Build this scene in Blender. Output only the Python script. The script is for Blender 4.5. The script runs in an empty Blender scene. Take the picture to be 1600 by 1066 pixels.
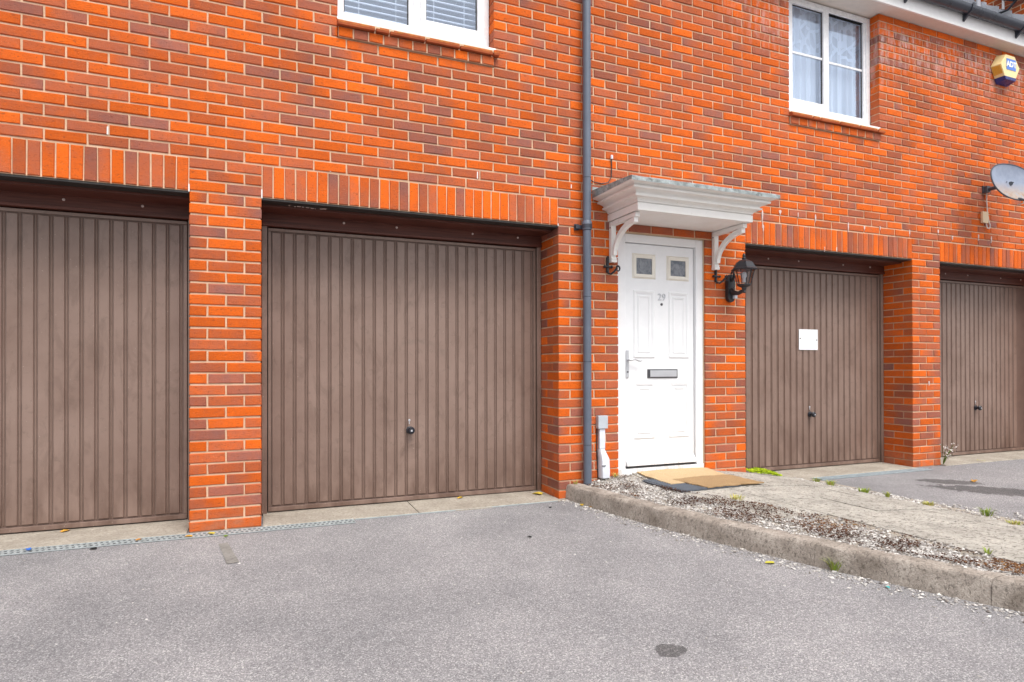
import bpy, bmesh, math, random
import numpy as np
from mathutils import Vector, Matrix
random.seed(11); rng = np.random.default_rng(5)
S = bpy.context.scene
COL = S.collection

# ------------------------------------------------------------------ camera
YAW, PIT, ROL = 0.3856, 0.0046, -0.0015
CAMP = Vector((0.4286, -4.5785, 1.0795))
fw = Vector((math.sin(YAW)*math.cos(PIT), math.cos(YAW)*math.cos(PIT), math.sin(PIT)))
rt = Vector((math.cos(YAW), -math.sin(YAW), 0)); up = rt.cross(fw)
r2 = rt*math.cos(ROL)+up*math.sin(ROL); u2 = -rt*math.sin(ROL)+up*math.cos(ROL)
cd = bpy.data.cameras.new('camera'); cam = bpy.data.objects.new('camera', cd); COL.objects.link(cam)
m = Matrix.Identity(4)
for i in range(3):
    m[i][0], m[i][1], m[i][2], m[i][3] = r2[i], u2[i], -fw[i], CAMP[i]
cam.matrix_world = m
cd.sensor_fit = 'HORIZONTAL'; cd.sensor_width = 36; cd.lens = 21.858
cd.shift_y = 0.02368; cd.clip_end = 500; cd.clip_start = 0.05
S.camera = cam

# ------------------------------------------------------------------ sky, sun, exposure
W = bpy.data.worlds.new('World'); S.world = W; W.use_nodes = True
nt = W.node_tree; nt.nodes.clear()
sky = nt.nodes.new('ShaderNodeTexSky'); sky.sky_type = 'NISHITA'; sky.sun_disc = False
TO_SUN = Vector((0.06, -0.50, 0.86)).normalized()
sky.sun_elevation = math.asin(TO_SUN.z); sky.sun_rotation = math.atan2(TO_SUN.x, TO_SUN.y)
sky.air_density = 1.0; sky.dust_density = 4.0; sky.ozone_density = 1.0
hs = nt.nodes.new('ShaderNodeHueSaturation'); hs.inputs['Saturation'].default_value = 0.22
bg = nt.nodes.new('ShaderNodeBackground'); bg.inputs['Strength'].default_value = 0.15
ow = nt.nodes.new('ShaderNodeOutputWorld')
nt.links.new(sky.outputs[0], hs.inputs['Color']); nt.links.new(hs.outputs[0], bg.inputs[0]); nt.links.new(bg.outputs[0], ow.inputs[0])
sl = bpy.data.lights.new('sun', 'SUN'); sl.energy = 1.5; sl.angle = math.radians(30); sl.color = (1.0, .96, .9)
so = bpy.data.objects.new('sun', sl); COL.objects.link(so)
so.rotation_euler = TO_SUN.to_track_quat('Z', 'Y').to_euler(); so.location = (3, -8, 12)
S.view_settings.view_transform = 'Standard'; S.view_settings.look = 'None'
S.view_settings.exposure = 0.65; S.view_settings.gamma = 1.0; S.view_settings.use_curve_mapping = False

# ------------------------------------------------------------------ materials
class NB:
    """small node-tree builder"""
    def __init__(s, name):
        s.m = bpy.data.materials.new(name); s.m.use_nodes = True
        s.t = s.m.node_tree; s.t.nodes.clear()
        s.out = s.n('ShaderNodeOutputMaterial'); s.p = s.n('ShaderNodeBsdfPrincipled')
        s.l(s.p.outputs[0], s.out.inputs[0])
    def n(s, ty, **kw):
        x = s.t.nodes.new(ty)
        for k, v in kw.items(): setattr(x, k, v)
        return x
    def l(s, a, b): s.t.links.new(a, b)
    def put(s, v, sock):
        if hasattr(v, 'is_output'): s.l(v, sock)
        else:
            if isinstance(v, (tuple, list)) and len(v) == 3 and sock.type == 'RGBA': v = (*v, 1)
            sock.default_value = v
    def pos(s): return s.n('ShaderNodeNewGeometry').outputs['Position']
    def scale(s, v, sc):
        x = s.n('ShaderNodeMapping'); s.put(v, x.inputs[0]); x.inputs['Scale'].default_value = sc; return x.outputs[0]
    def noise(s, v, sc, det=3, rough=.55, dist=0):
        x = s.n('ShaderNodeTexNoise'); s.put(v, x.inputs['Vector']); x.inputs['Scale'].default_value = sc
        x.inputs['Detail'].default_value = det; x.inputs['Roughness'].default_value = rough; x.inputs['Distortion'].default_value = dist
        return x.outputs[0]
    def vor(s, v, sc, out='Color'):
        x = s.n('ShaderNodeTexVoronoi'); s.put(v, x.inputs['Vector']); x.inputs['Scale'].default_value = sc; return x.outputs[out]
    def ma(s, op, a, b=0., c=0.):
        x = s.n('ShaderNodeMath', operation=op); s.put(a, x.inputs[0]); s.put(b, x.inputs[1]); s.put(c, x.inputs[2]); return x.outputs[0]
    def rng(s, v, a, b, c=0., d=1.):
        x = s.n('ShaderNodeMapRange'); s.put(v, x.inputs[0])
        for i, q in enumerate((a, b, c, d)): x.inputs[i+1].default_value = q
        return x.outputs[0]
    def ramp(s, v, st):
        x = s.n('ShaderNodeValToRGB'); s.put(v, x.inputs[0]); e = x.color_ramp.elements
        while len(e) < len(st): e.new(.5)
        for q, (p, c) in zip(e, st): q.position = p; q.color = (*c, 1)
        return x.outputs[0]
    def mix(s, f, a, b, mode='MIX'):
        x = s.n('ShaderNodeMix', data_type='RGBA', blend_type=mode); s.put(f, x.inputs[0]); s.put(a, x.inputs[6]); s.put(b, x.inputs[7]); return x.outputs[2]
    def xyz(s, v):
        x = s.n('ShaderNodeSeparateXYZ'); s.put(v, x.inputs[0]); return x.outputs
    def bump(s, h, st=.3, d=.01):
        x = s.n('ShaderNodeBump'); s.put(h, x.inputs['Height']); x.inputs['Strength'].default_value = st; x.inputs['Distance'].default_value = d
        s.l(x.outputs[0], s.p.inputs['Normal'])
    def attr(s, name):
        x = s.n('ShaderNodeAttribute', attribute_name=name); return x.outputs['Color']
    def fin(s, col=None, rough=.6, metal=0., spec=.5):
        if col is not None: s.put(col, s.p.inputs['Base Color'])
        s.put(rough, s.p.inputs['Roughness']); s.p.inputs['Metallic'].default_value = metal
        s.p.inputs['Specular IOR Level'].default_value = spec
        return s.m
def plain(name, col, rough=.5, metal=0., var=.12, sc=14, bump=0., spec=.5, bsc=120):
    b = NB(name); P = b.pos(); n = b.noise(P, sc, 4)
    c = b.mix(b.rng(n, .3, .7), tuple(x*(1-var) for x in col), tuple(min(1, x*(1+var)) for x in col))
    if bump: b.bump(b.noise(P, bsc, 2), bump, .004)
    return b.fin(c, b.rng(n, .3, .7, max(.03, rough-.07), rough+.07), metal, spec)

def brick_mat(name, stain=False):
    b = NB(name); P = b.pos()
    a = b.n('ShaderNodeSeparateColor'); b.l(b.attr('tone'), a.inputs[0])
    t = a.outputs[0]; br = a.outputs[2]
    n1 = b.noise(P, 8, 4, .6); n2 = b.noise(P, 34, 3)
    t2 = b.ma('ADD', t, b.ma('MULTIPLY', b.ma('SUBTRACT', n1, .5), .75))
    t2 = b.ma('ADD', t2, b.ma('MULTIPLY', b.ma('SUBTRACT', n2, .5), .22))
    c = b.ramp(t2, [(0., (.76, .135, .007)), (.24, (.64, .118, .014)), (.48, (.50, .120, .044)), (.75, (.395, .116, .066)), (1., (.285, .112, .088))])
    c = b.mix(1., c, b.mix(br, (.80, .78, .76), (1.1, 1.1, 1.1)), 'MULTIPLY')
    g = b.noise(b.scale(P, (1, 1, 2.2)), 46, 4, .72, .9)            # drag-face creases
    c = b.mix(b.rng(g, .56, .68, 0, .62), c, (.15, .042, .02))
    sp = b.noise(P, 230, 2)
    c = b.mix(b.rng(sp, .62, .74, 0, .35), c, (.80, .45, .27))
    wv = b.noise(P, 1.1, 4, .6); c = b.mix(1., c, b.mix(b.rng(wv, .3, .7), (.86, .88, .92), (1.08, 1.05, 1.02)), 'MULTIPLY')
    if stain:                                                         # salts bloomed out of the top courses and the window jamb
        X, Y, Z = b.xyz(P)
        band = b.ma('MULTIPLY', b.rng(Z, 4.12, 4.50), b.rng(Z, 4.72, 4.66))
        band = b.ma('MULTIPLY', band, b.rng(X, 6.2, 6.5))
        jamb = b.ma('MULTIPLY', b.rng(X, 6.80, 6.50), b.ma('MULTIPLY', b.rng(X, 6.3, 6.42), b.rng(Z, 3.95, 4.25)))
        jamb = b.ma('MULTIPLY', jamb, b.rng(Z, 4.74, 4.66))
        left = b.ma('MULTIPLY', b.ma('MULTIPLY', b.rng(X, 4.2, 4.8), b.rng(X, 5.3, 5.15)), b.rng(Z, 4.05, 4.3))
        band = b.ma('MAXIMUM', b.ma('MAXIMUM', band, jamb), b.ma('MULTIPLY', left, .6))
        st = b.noise(b.scale(P, (14, 14, 3.2)), 1.6, 4, .65)
        f = b.ma('MULTIPLY', band, b.rng(st, .46, .66))
        c = b.mix(b.ma('MULTIPLY', f, .62), c, (.62, .52, .52))
        foot = b.ma('MULTIPLY', b.rng(Z, .20, .04), b.rng(b.noise(P, 11, 4), .35, .65))
        c = b.mix(b.ma('MULTIPLY', foot, .5), c, (.33, .18, .12))
    b.bump(b.ma('ADD', b.noise(b.scale(P, (1, 1, 2)), 120, 3, .7), b.ma('MULTIPLY', g, -1.2)), .8, .005)
    return b.fin(c, .85, 0, .25)
M = {}
M['brick'] = brick_mat('red_orange_brick', True)
b = NB('mortar'); P = b.pos(); n = b.noise(P, 9, 4, .6)
c = b.mix(b.rng(n, .3, .7), (.54, .36, .235), (.70, .495, .345))
c = b.mix(b.rng(b.noise(P, 160, 2), .55, .75, 0, .4), c, (.36, .23, .15)); b.bump(b.noise(P, 180, 3), .5, .003); M['mortar'] = b.fin(c, .92, 0, .2)

b = NB('weathered_asphalt'); P = b.pos(); X, Y, Z = b.xyz(P)
v = b.vor(P, 225); vs = b.n('ShaderNodeSeparateColor'); b.l(v, vs.inputs[0])
agg = b.ramp(vs.outputs[0], [(0, (.115, .114, .122)), (.3, (.205, .202, .211)), (.65, (.30, .296, .305)), (.86, (.40, .393, .40)), (1., (.68, .67, .665))])
fine = b.noise(P, 260, 2, .7); c = b.mix(.35, agg, b.mix(b.rng(fine, .3, .7), (.15, .147, .153), (.38, .373, .379)))
big = b.noise(P, .9, 5, .62); c = b.mix(1., c, b.mix(b.rng(big, .32, .7), (.80, .80, .81), (1.24, 1.22, 1.21)), 'MULTIPLY')
med = b.noise(b.scale(P, (1, 2.2, 1)), 3.1, 4, .6, .8); c = b.mix(b.rng(med, .58, .75, 0, .22), c, b.mix(1., c, (.66, .65, .67), 'MULTIPLY'))
wn = b.noise(P, 13, 4, .6)
def blob(cx, cy, rx, ry, rot=0.):
    dx = b.ma('SUBTRACT', X, cx); dy = b.ma('SUBTRACT', Y, cy)
    ex = b.ma('ADD', b.ma('MULTIPLY', dx, math.cos(rot)), b.ma('MULTIPLY', dy, math.sin(rot)))
    ey = b.ma('SUBTRACT', b.ma('MULTIPLY', dy, math.cos(rot)), b.ma('MULTIPLY', dx, math.sin(rot)))
    d = b.ma('ADD', b.ma('POWER', b.ma('DIVIDE', ex, rx), 2.), b.ma('POWER', b.ma('DIVIDE', ey, ry), 2.))
    d = b.ma('ADD', d, b.ma('MULTIPLY', b.ma('SUBTRACT', wn, .5), 2.6))
    return b.rng(d, 1.12, .82)
oil = None
for q in ((1.885, -2.60, .062, .055), (6.45, -1.20, .60, .20, -.85), (6.45, -.68, .26, .13, -.75), (7.3, -2.0, .3, .12, -.7)):
    f = blob(*q); oil = f if oil is None else b.ma('MAXIMUM', oil, f)
c = b.mix(b.ma('MULTIPLY', oil, .68), c, b.mix(1., c, (.20, .19, .185), 'MULTIPLY'))
h = b.ma('ADD', b.ma('MULTIPLY', vs.outputs[1], .7), b.ma('MULTIPLY', fine, .8)); b.bump(h, .75, .006)
M['asphalt'] = b.fin(c, .9, 0, .25)

def concrete(name, lo, hi, spots, sc=1., rough=.9, pits=.35, psc=62):
    b = NB(name); P = b.pos(); n = b.noise(P, 3.4*sc, 5, .65); f = b.noise(P, 55*sc, 4, .7)
    c = b.mix(b.rng(n, .3, .7), lo, hi); c = b.mix(b.rng(f, .35, .7, 0, .5), c, tuple(x*.55 for x in lo))
    s = b.noise(b.scale(P, (1, 2, 1)), 21*sc, 4, .7, 1.); c = b.mix(b.rng(s, .60, .70, 0, .75), c, spots)
    w = b.noise(P, 33*sc, 3); c = b.mix(b.rng(w, .66, .74, 0, .6), c, (.62, .58, .52))
    pt = b.noise(b.scale(P, (1, 1.6, 1)), psc, 3, .75, .5); c = b.mix(b.rng(pt, .53, .63, 0, pits), c, tuple(x*.5 for x in spots))
    b.bump(b.ma('ADD', f, b.ma('ADD', b.noise(P, 210, 3), b.ma('MULTIPLY', pt, -1.5))), .7, .006); return b.fin(c, rough, 0, .25)
M['apron'] = concrete('poured_concrete', (.33, .29, .24), (.52, .47, .40), (.16, .13, .105))
M['kerb'] = concrete('kerb_concrete', (.25, .212, .178), (.58, .52, .46), (.16, .132, .11), 1.9, .9, .6, 45)
M['flag'] = concrete('path_concrete', (.35, .33, .295), (.60, .57, .51), (.17, .15, .125), 1.6, .9, .8, 30)
M['faded'] = concrete('faded_line', (.24, .23, .215), (.36, .345, .32), (.13, .12, .12), 3)

def attr_mat(name, stops, rough=.8, spec=.3, nz=.0):
    b = NB(name); a = b.n('ShaderNodeSeparateColor'); b.l(b.attr('tone'), a.inputs[0]); P = b.pos()
    t = b.ma('ADD', a.outputs[0], b.ma('MULTIPLY', b.ma('SUBTRACT', b.noise(P, 90, 2), .5), .3))
    return b.fin(b.ramp(t, stops), rough, 0, spec)
M['gravel'] = attr_mat('limestone_chips', [(0, (.15, .13, .115)), (.25, (.29, .27, .255)), (.6, (.45, .43, .41)), (1, (.68, .655, .625))])
M['moss'] = attr_mat('dead_brown_moss', [(0, (.035, .018, .014)), (.5, (.10, .047, .03)), (.8, (.19, .095, .045)), (1, (.30, .17, .06))], .95, .1)
M['leaf'] = attr_mat('leaf', [(0, (.09, .17, .02)), (.5, (.22, .30, .03)), (.8, (.52, .42, .05)), (1, (.50, .22, .05))], .7, .2)
M['green'] = attr_mat('fresh_grass', [(0, (.10, .17, .02)), (.6, (.27, .36, .05)), (1, (.50, .42, .13))], .75, .2)
M['cushion'] = attr_mat('lime_green_moss', [(0, (.16, .24, .01)), (1, (.42, .52, .02))], .9, .1)

b = NB('brown_door_paint'); P = b.pos(); X, Y, Z = b.xyz(P)
n = b.noise(P, 2.2, 5, .6); f = b.noise(P, 19, 4, .65, .6)
c = b.mix(b.rng(n, .3, .7), (.188, .122, .096), (.252, .174, .142))
c = b.mix(b.rng(f, .58, .70, 0, .5), c, (.150, .098, .075))
low = b.ma('MULTIPLY', b.rng(Z, .55, .04), b.rng(b.noise(b.scale(P, (3, 1, .8)), 2.2, 4, .6), .40, .62))
c = b.mix(b.ma('MULTIPLY', low, .75), c, (.095, .052, .037))
ring = b.ma('SUBTRACT', b.ma('SQRT', b.ma('ADD', b.ma('POWER', b.ma('SUBTRACT', X, 1.61), 2.), b.ma('POWER', b.ma('SUBTRACT', Z, 1.02), 2.))), .28)
arc = b.ma('MULTIPLY', b.rng(b.ma('ABSOLUTE', ring), .035, .0), b.ma('MULTIPLY', b.rng(Z, 1.05, 1.18), b.rng(f, .35, .6)))
c = b.mix(b.ma('MULTIPLY', arc, .5), c, (.16, .112, .09))                # rubbed arc left by a ball or wheel
sm_ = b.noise(b.scale(P, (1.4, 1, .5)), 5.5, 5, .7, 1.2); c = b.mix(b.rng(sm_, .52, .66, 0, .40), c, (.120, .074, .055))
c = b.mix(b.rng(b.noise(P, 70, 2), .70, .76, 0, .6), c, (.42, .35, .31))
b.bump(b.noise(P, 45, 2), .06, .003)
M['door_brown'] = b.fin(c, b.rng(f, .3, .7, .30, .46), 0, .5)
M['door_groove'] = plain('brown_door_groove', (.145, .094, .075), .5, 0, .15)
M['wood'] = None
b = NB('dark_stained_wood'); P = b.pos(); n = b.noise(b.scale(P, (1.2, 10, 26)), 3, 4, .6, .5)
M['wood'] = b.fin(b.mix(b.rng(n, .3, .7), (.065, .018, .012), (.145, .046, .031)), .45, 0, .4)
M['steel_black'] = plain('black_lintel_paint', (.022, .019, .018), .6, 0, .3, 9, .2)
M['upvc'] = plain('white_upvc', (.82, .83, .85), .28, 0, .02)
b = NB('white_door_paint'); P = b.pos(); X, Y, Z = b.xyz(P); n = b.noise(P, 9, 4, .65); g = b.noise(b.scale(P, (1, 1, .3)), 26, 4, .7, .6)
c = b.mix(b.rng(n, .3, .7), (.80, .81, .83), (.85, .86, .88)); low = b.ma('MULTIPLY', b.rng(Z, .50, .20), b.rng(g, .48, .66))
c = b.mix(b.ma('MULTIPLY', low, .55), c, (.42, .38, .33)); c = b.mix(b.rng(g, .66, .76, 0, .22), c, (.55, .53, .5)); M['door_white'] = b.fin(c, b.rng(n, .3, .7, .28, .42), 0, .5)
M['cream'] = None
b = NB('cream_canopy_paint'); P = b.pos(); n = b.noise(P, 6, 4, .6)
c = b.mix(b.rng(n, .3, .7), (.83, .81, .775), (.88, .87, .855)); s = b.noise(b.scale(P, (1, 1, .35)), 12, 4, .7, 1.)
c = b.mix(b.rng(s, .66, .76, 0, .5), c, (.36, .30, .23)); M['cream'] = b.fin(c, .5, 0, .4)
b = NB('grey_lead'); P = b.pos(); n = b.noise(P, 16, 5, .7); c = b.mix(b.rng(n, .35, .65), (.17, .19, .19), (.40, .45, .46))
c = b.mix(b.rng(b.noise(P, 40, 3), .6, .7, 0, .7), c, (.07, .07, .06)); M['lead'] = b.fin(c, .7, 0, .4)
M['pipe'] = plain('slate_grey_pipe', (.105, .125, .165), .42, 0, .10, 6)
M['gutter'] = plain('black_gutter_plastic', (.035, .040, .055), .30, 0, .15, 6)
M['iron'] = plain('black_iron', (.022, .024, .030), .42, 0, .2, 30, .2)
M['grey_plastic'] = plain('grey_plastic', (.46, .50, .55), .42, 0, .06)
M['pale_plastic'] = plain('pale_grey_plastic', (.66, .69, .76), .4, 0, .05)
M['fascia'] = plain('white_fascia', (.82, .81, .81), .35, 0, .03)
M['soffit'] = plain('beige_soffit', (.72, .66, .60), .5, 0, .04)
M['bead'] = plain('cream_glazing_bead', (.80, .765, .69), .4, 0, .04)
M['chrome'] = plain('satin_chrome', (.56, .57, .60), .42, .55, .04)
M['dark_metal'] = plain('dark_metal', (.10, .10, .11), .4, .6, .1)
M['knob'] = plain('black_knob_plastic', (.012, .013, .02), .3, 0, .1)
M['screw'] = plain('pale_screw', (.62, .50, .46), .5, 0, .05)
M['sillw'] = plain('white_sill', (.84, .84, .84), .3, 0, .03)
b = NB('red_clay_tile'); P = b.pos(); n = b.noise(P, 12, 4); c = b.mix(b.rng(n, .3, .7), (.33, .075, .03), (.50, .135, .05))
nz = b.n('ShaderNodeNewGeometry'); s = b.noise(P, 22, 4, .6); X, Y, Z = b.xyz(nz.outputs['Normal'])
c = b.mix(b.ma('MULTIPLY', b.rng(Z, .3, .8), b.rng(s, .42, .62)), c, (.55, .34, .05)); M['tile'] = b.fin(c, .85, 0, .2)
M['coir'] = None
def coir(name, lo, hi):
    b = NB(name); P = b.pos(); n = b.noise(P, 130, 4, .8); w = b.noise(P, 5, 4)
    c = b.mix(b.rng(n, .3, .7), lo, hi); c = b.mix(b.rng(w, .3, .7, 0, .5), c, tuple(x*.72 for x in hi))
    b.bump(b.noise(P, 240, 3, .8), 1., .01); return b.fin(c, .95, 0, .1)
M['coir'] = coir('pale_coir', (.52, .345, .185), (.78, .59, .36)); M['coir_dark'] = coir('worn_coir', (.31, .195, .10), (.55, .37, .20))
M['rubber'] = plain('grey_rubber', (.075, .085, .105), .6, 0, .2, 25)
M['galv'] = plain('galvanised_steel', (.42, .46, .47), .5, .35, .18, 20)
M['galv_blue'] = plain('dull_galvanised_steel', (.36, .42, .45), .6, .2, .2, 20)
M['void'] = plain('dark_channel', (.012, .011, .011), .9, 0, .1)
M['bell_cream'] = plain('cream_yellow_plastic', (.84, .68, .34), .4, 0, .04)
M['bell_yellow'] = plain('yellow_plastic', (.78, .40, .015), .4, 0, .05)
M['bell_blue'] = plain('dark_blue_plastic', (.018, .028, .17), .3, 0, .1)
M['logo_blue'] = plain('logo_blue', (.10, .22, .66), .4, 0, .03)
M['logo_white'] = plain('logo_white', (.85, .87, .9), .4, 0, .02)
b = NB('rusting_dish'); P = b.pos(); X, Y, Z = b.xyz(P); n = b.noise(P, 13, 5, .65)
rust = b.ma('MULTIPLY', b.rng(Z, 3.12, 2.97), b.rng(n, .30, .50))
c = b.mix(b.rng(n, .3, .7), (.20, .235, .32), (.27, .31, .40)); c = b.mix(b.ma('MULTIPLY', rust, .8), c, b.mix(b.rng(n, .45, .65), (.40, .29, .17), (.26, .11, .04)))
M['dish'] = b.fin(c, .42, 0, .5)
M['dish_dark'] = plain('dark_grey_bracket', (.07, .08, .10), .5, .2, .2, 30)
M['cable'] = plain('white_cable', (.70, .66, .64), .4, 0, .05)
M['cable_black'] = plain('black_cable', (.02, .02, .025), .4, 0, .05)
M['jbox'] = plain('cream_plastic', (.72, .55, .36), .45, 0, .06)
M['notice'] = plain('white_notice_sheet', (.84, .85, .88), .35, 0, .012)
M['blue_scrap'] = plain('blue_plastic', (.02, .16, .62), .4, 0, .1)
M['cyan_scrap'] = plain('turquoise_plastic', (.05, .5, .5), .4, 0, .1)
M['white_run'] = plain('white_lime', (.60, .47, .44), .9, 0, .12, 60)
M['room'] = plain('room_paint', (.42, .50, .62), .8, 0, .04)
M['blind'] = plain('white_blind', (.84, .87, .90), .45, 0, .03)
M['roof'] = plain('grey_roof_tile', (.12, .11, .105), .8, 0, .2)
M['sealant'] = plain('buff_sealant', (.58, .44, .30), .6, 0, .06)
def glass(name, gl, tint=(.93, .96, 1.), refl=(.78, .86, 1.)):
    b = NB(name); tr = b.n('ShaderNodeBsdfTransparent'); tr.inputs[0].default_value = (*tint, 1)
    g = b.n('ShaderNodeBsdfGlossy'); g.inputs['Roughness'].default_value = .02; g.inputs['Color'].default_value = (*refl, 1)
    lw = b.n('ShaderNodeLayerWeight'); lw.inputs[0].default_value = .5
    f = b.ma('ADD', b.ma('MULTIPLY', b.ma('POWER', lw.outputs['Facing'], 4.), .85), gl); mx = b.n('ShaderNodeMixShader')
    b.l(f, mx.inputs[0]); b.l(tr.outputs[0], mx.inputs[1]); b.l(g.outputs[0], mx.inputs[2]); b.l(mx.outputs[0], b.out.inputs[0]); return b.m
M['glass'] = glass('window_glass', .12); M['lamp_glass'] = glass('lantern_glass', .05, (.86, .84, .82))
b = NB('obscured_glass'); P = b.pos(); n = b.noise(P, 14, 4, .6, 1.5)
M['obscure'] = b.fin(b.mix(b.rng(n, .35, .65), (.06, .075, .10), (.20, .21, .24)), .12, 0, .7)
b = NB('net_curtain'); P = b.pos(); X, Y, Z = b.xyz(P)
v = b.n('ShaderNodeTexVoronoi', feature='DISTANCE_TO_EDGE'); b.put(b.scale(P, (1, 0, .7)), v.inputs['Vector']); v.inputs['Scale'].default_value = 9
pat = b.ma('MULTIPLY', b.rng(v.outputs['Distance'], .10, .06), b.ma('MULTIPLY', b.rng(Z, 4.28, 4.32), 1.))
tr = b.n('ShaderNodeBsdfTransparent'); df = b.n('ShaderNodeBsdfDiffuse'); df.inputs[0].default_value = (.84, .87, .90, 1)
mx = b.n('ShaderNodeMixShader'); fold = b.noise(b.scale(P, (9, 0, .3)), 1.3, 3)
b.l(b.ma('MINIMUM', b.ma('ADD', b.rng(fold, .3, .7, .62, .95), b.ma('MULTIPLY', pat, .5)), 1.), mx.inputs[0])
b.l(tr.outputs[0], mx.inputs[1]); b.l(df.outputs[0], mx.inputs[2]); b.l(mx.outputs[0], b.out.inputs[0]); M['net'] = b.m
b = NB('distant_brick'); bt = b.n('ShaderNodeTexBrick'); P = b.xyz(b.pos()); cb = b.n('ShaderNodeCombineXYZ')
b.l(P[0], cb.inputs[0]); b.l(P[2], cb.inputs[1]); b.l(cb.outputs[0], bt.inputs[0]); bt.inputs['Scale'].default_value = 1.
for k, v in dict(Color1=(.5, .1, .03, 1), Color2=(.3, .085, .045, 1), Mortar=(.55, .4, .27, 1)).items(): bt.inputs[k].default_value = v
bt.inputs['Brick Width'].default_value = .225; bt.inputs['Row Height'].default_value = .075; bt.inputs['Mortar Size'].default_value = .006
M['distant'] = b.fin(bt.outputs[0], .85, 0, .2)

# ------------------------------------------------------------------ mesh helpers
def tag(o, label=None, cat=None, group=None, kind=None):
    if label: o['label'] = label
    if cat: o['category'] = cat
    if group: o['group'] = group
    if kind: o['kind'] = kind
    return o
def empty(name, loc=(0, 0, 0), parent=None):
    o = bpy.data.objects.new(name, None); COL.objects.link(o); o.location = loc; o.empty_display_size = .1
    if parent: o.parent = parent
    return o
def link(name, me, parent=None, loc=None):
    o = bpy.data.objects.new(name, me); COL.objects.link(o)
    if parent:
        o.parent = parent
        o.matrix_parent_inverse = PINV(parent)
    if loc: o.location = loc
    return o
def PINV(p):                                                # every part sits at its own location in world metres
    return Matrix.Translation(p.location).inverted()
class MB:
    """collects vertices and faces in world metres, builds one mesh"""
    def __init__(s): s.v = []; s.f = []; s.t = []
    def add(s, vs, fs, tone=None):
        o = len(s.v); s.v += [tuple(x) for x in vs]; s.f += [tuple(i+o for i in f) for f in fs]
        if tone is not None: s.t += tone if isinstance(tone, list) else [tone]*len(vs)
        return s
    def box(s, x0, x1, y0, y1, z0, z1, tone=None):
        return s.add([(x0,y0,z0),(x1,y0,z0),(x1,y1,z0),(x0,y1,z0),(x0,y0,z1),(x1,y0,z1),(x1,y1,z1),(x0,y1,z1)],
              [(0,3,2,1),(4,5,6,7),(0,1,5,4),(1,2,6,5),(2,3,7,6),(3,0,4,7)], tone)
    def quad(s, a, b_, c, d, tone=None): return s.add([a, b_, c, d], [(0,1,2,3)], tone)
    def prism(s, poly, axis, a, b_):
        """poly of 2-D points extruded along axis x/y/z from a to b"""
        n = len(poly)
        def P(p, t):
            return {'x': (t, p[0], p[1]), 'y': (p[0], t, p[1]), 'z': (p[0], p[1], t)}[axis]
        s.add([P(p, a) for p in poly]+[P(p, b_) for p in poly],
              [tuple(range(n))[::-1], tuple(range(n, 2*n))]+[(i, (i+1) % n, n+(i+1) % n, n+i) for i in range(n)]); return s
    def tube(s, pts, r, n=10, cap=True):
        pts = [Vector(p) for p in pts]; rings = []; N = len(pts); ref = None
        rr = r if isinstance(r, (list, tuple)) else [r]*N; vs = []
        for i, p in enumerate(pts):
            d = (pts[min(i+1, N-1)]-pts[max(i-1, 0)]).normalized()
            if ref is None: ref = d.orthogonal().normalized()
            a = (ref-d*ref.dot(d)).normalized(); bb = d.cross(a); ref = a
            vs += [p+a*math.cos(k*math.tau/n)*rr[i]+bb*math.sin(k*math.tau/n)*rr[i] for k in range(n)]
        fs = [(i*n+k, i*n+(k+1) % n, (i+1)*n+(k+1) % n, (i+1)*n+k) for i in range(N-1) for k in range(n)]
        if cap: fs += [tuple(range(n))[::-1], tuple(range((N-1)*n, N*n))]
        return s.add(vs, fs)
    def lathe(s, prof, c, axis='z', n=20):
        """prof [(r,t)] revolved round an axis through c"""
        vs = []
        for r, t in prof:
            for k in range(n):
                a, b_ = r*math.cos(k*math.tau/n), r*math.sin(k*math.tau/n)
                vs.append({'z': (c[0]+a, c[1]+b_, c[2]+t), 'y': (c[0]+a, c[1]+t, c[2]+b_), 'x': (c[0]+t, c[1]+a, c[2]+b_)}[axis])
        m_ = len(prof)
        return s.add(vs, [(i*n+k, i*n+(k+1) % n, (i+1)*n+(k+1) % n, (i+1)*n+k) for i in range(m_-1) for k in range(n)]+[tuple(range(n))[::-1], tuple(range((m_-1)*n, m_*n))])
    def mesh(s, name, mat, bevel=0., smooth=False, seg=2):
        me = bpy.data.meshes.new(name); me.from_pydata(s.v, [], s.f); me.update()
        if s.t:
            a = me.attributes.new('tone', 'FLOAT_COLOR', 'POINT')
            a.data.foreach_set('color', np.array([(*q, 1.) if len(q) == 3 else q for q in s.t], dtype=np.float32).ravel())
        bm = bmesh.new(); bm.from_mesh(me); bmesh.ops.recalc_face_normals(bm, faces=bm.faces)
        if bevel:
            bmesh.ops.bevel(bm, geom=[e for e in bm.edges if len(e.link_faces) == 2 and e.calc_face_angle(0) > .5], offset=bevel, segments=seg, affect='EDGES', profile=.6, clamp_overlap=True)
        bm.to_mesh(me); bm.free()
        if smooth:
            me.polygons.foreach_set('use_smooth', [True]*len(me.polygons)); me.set_sharp_from_angle(angle=math.radians(38))
        me.materials.append(M[mat]); return me
    def build(s, name, mat, parent=None, bevel=0., smooth=False, seg=2):
        return link(name, s.mesh(name, mat, bevel, smooth, seg), parent)
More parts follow.
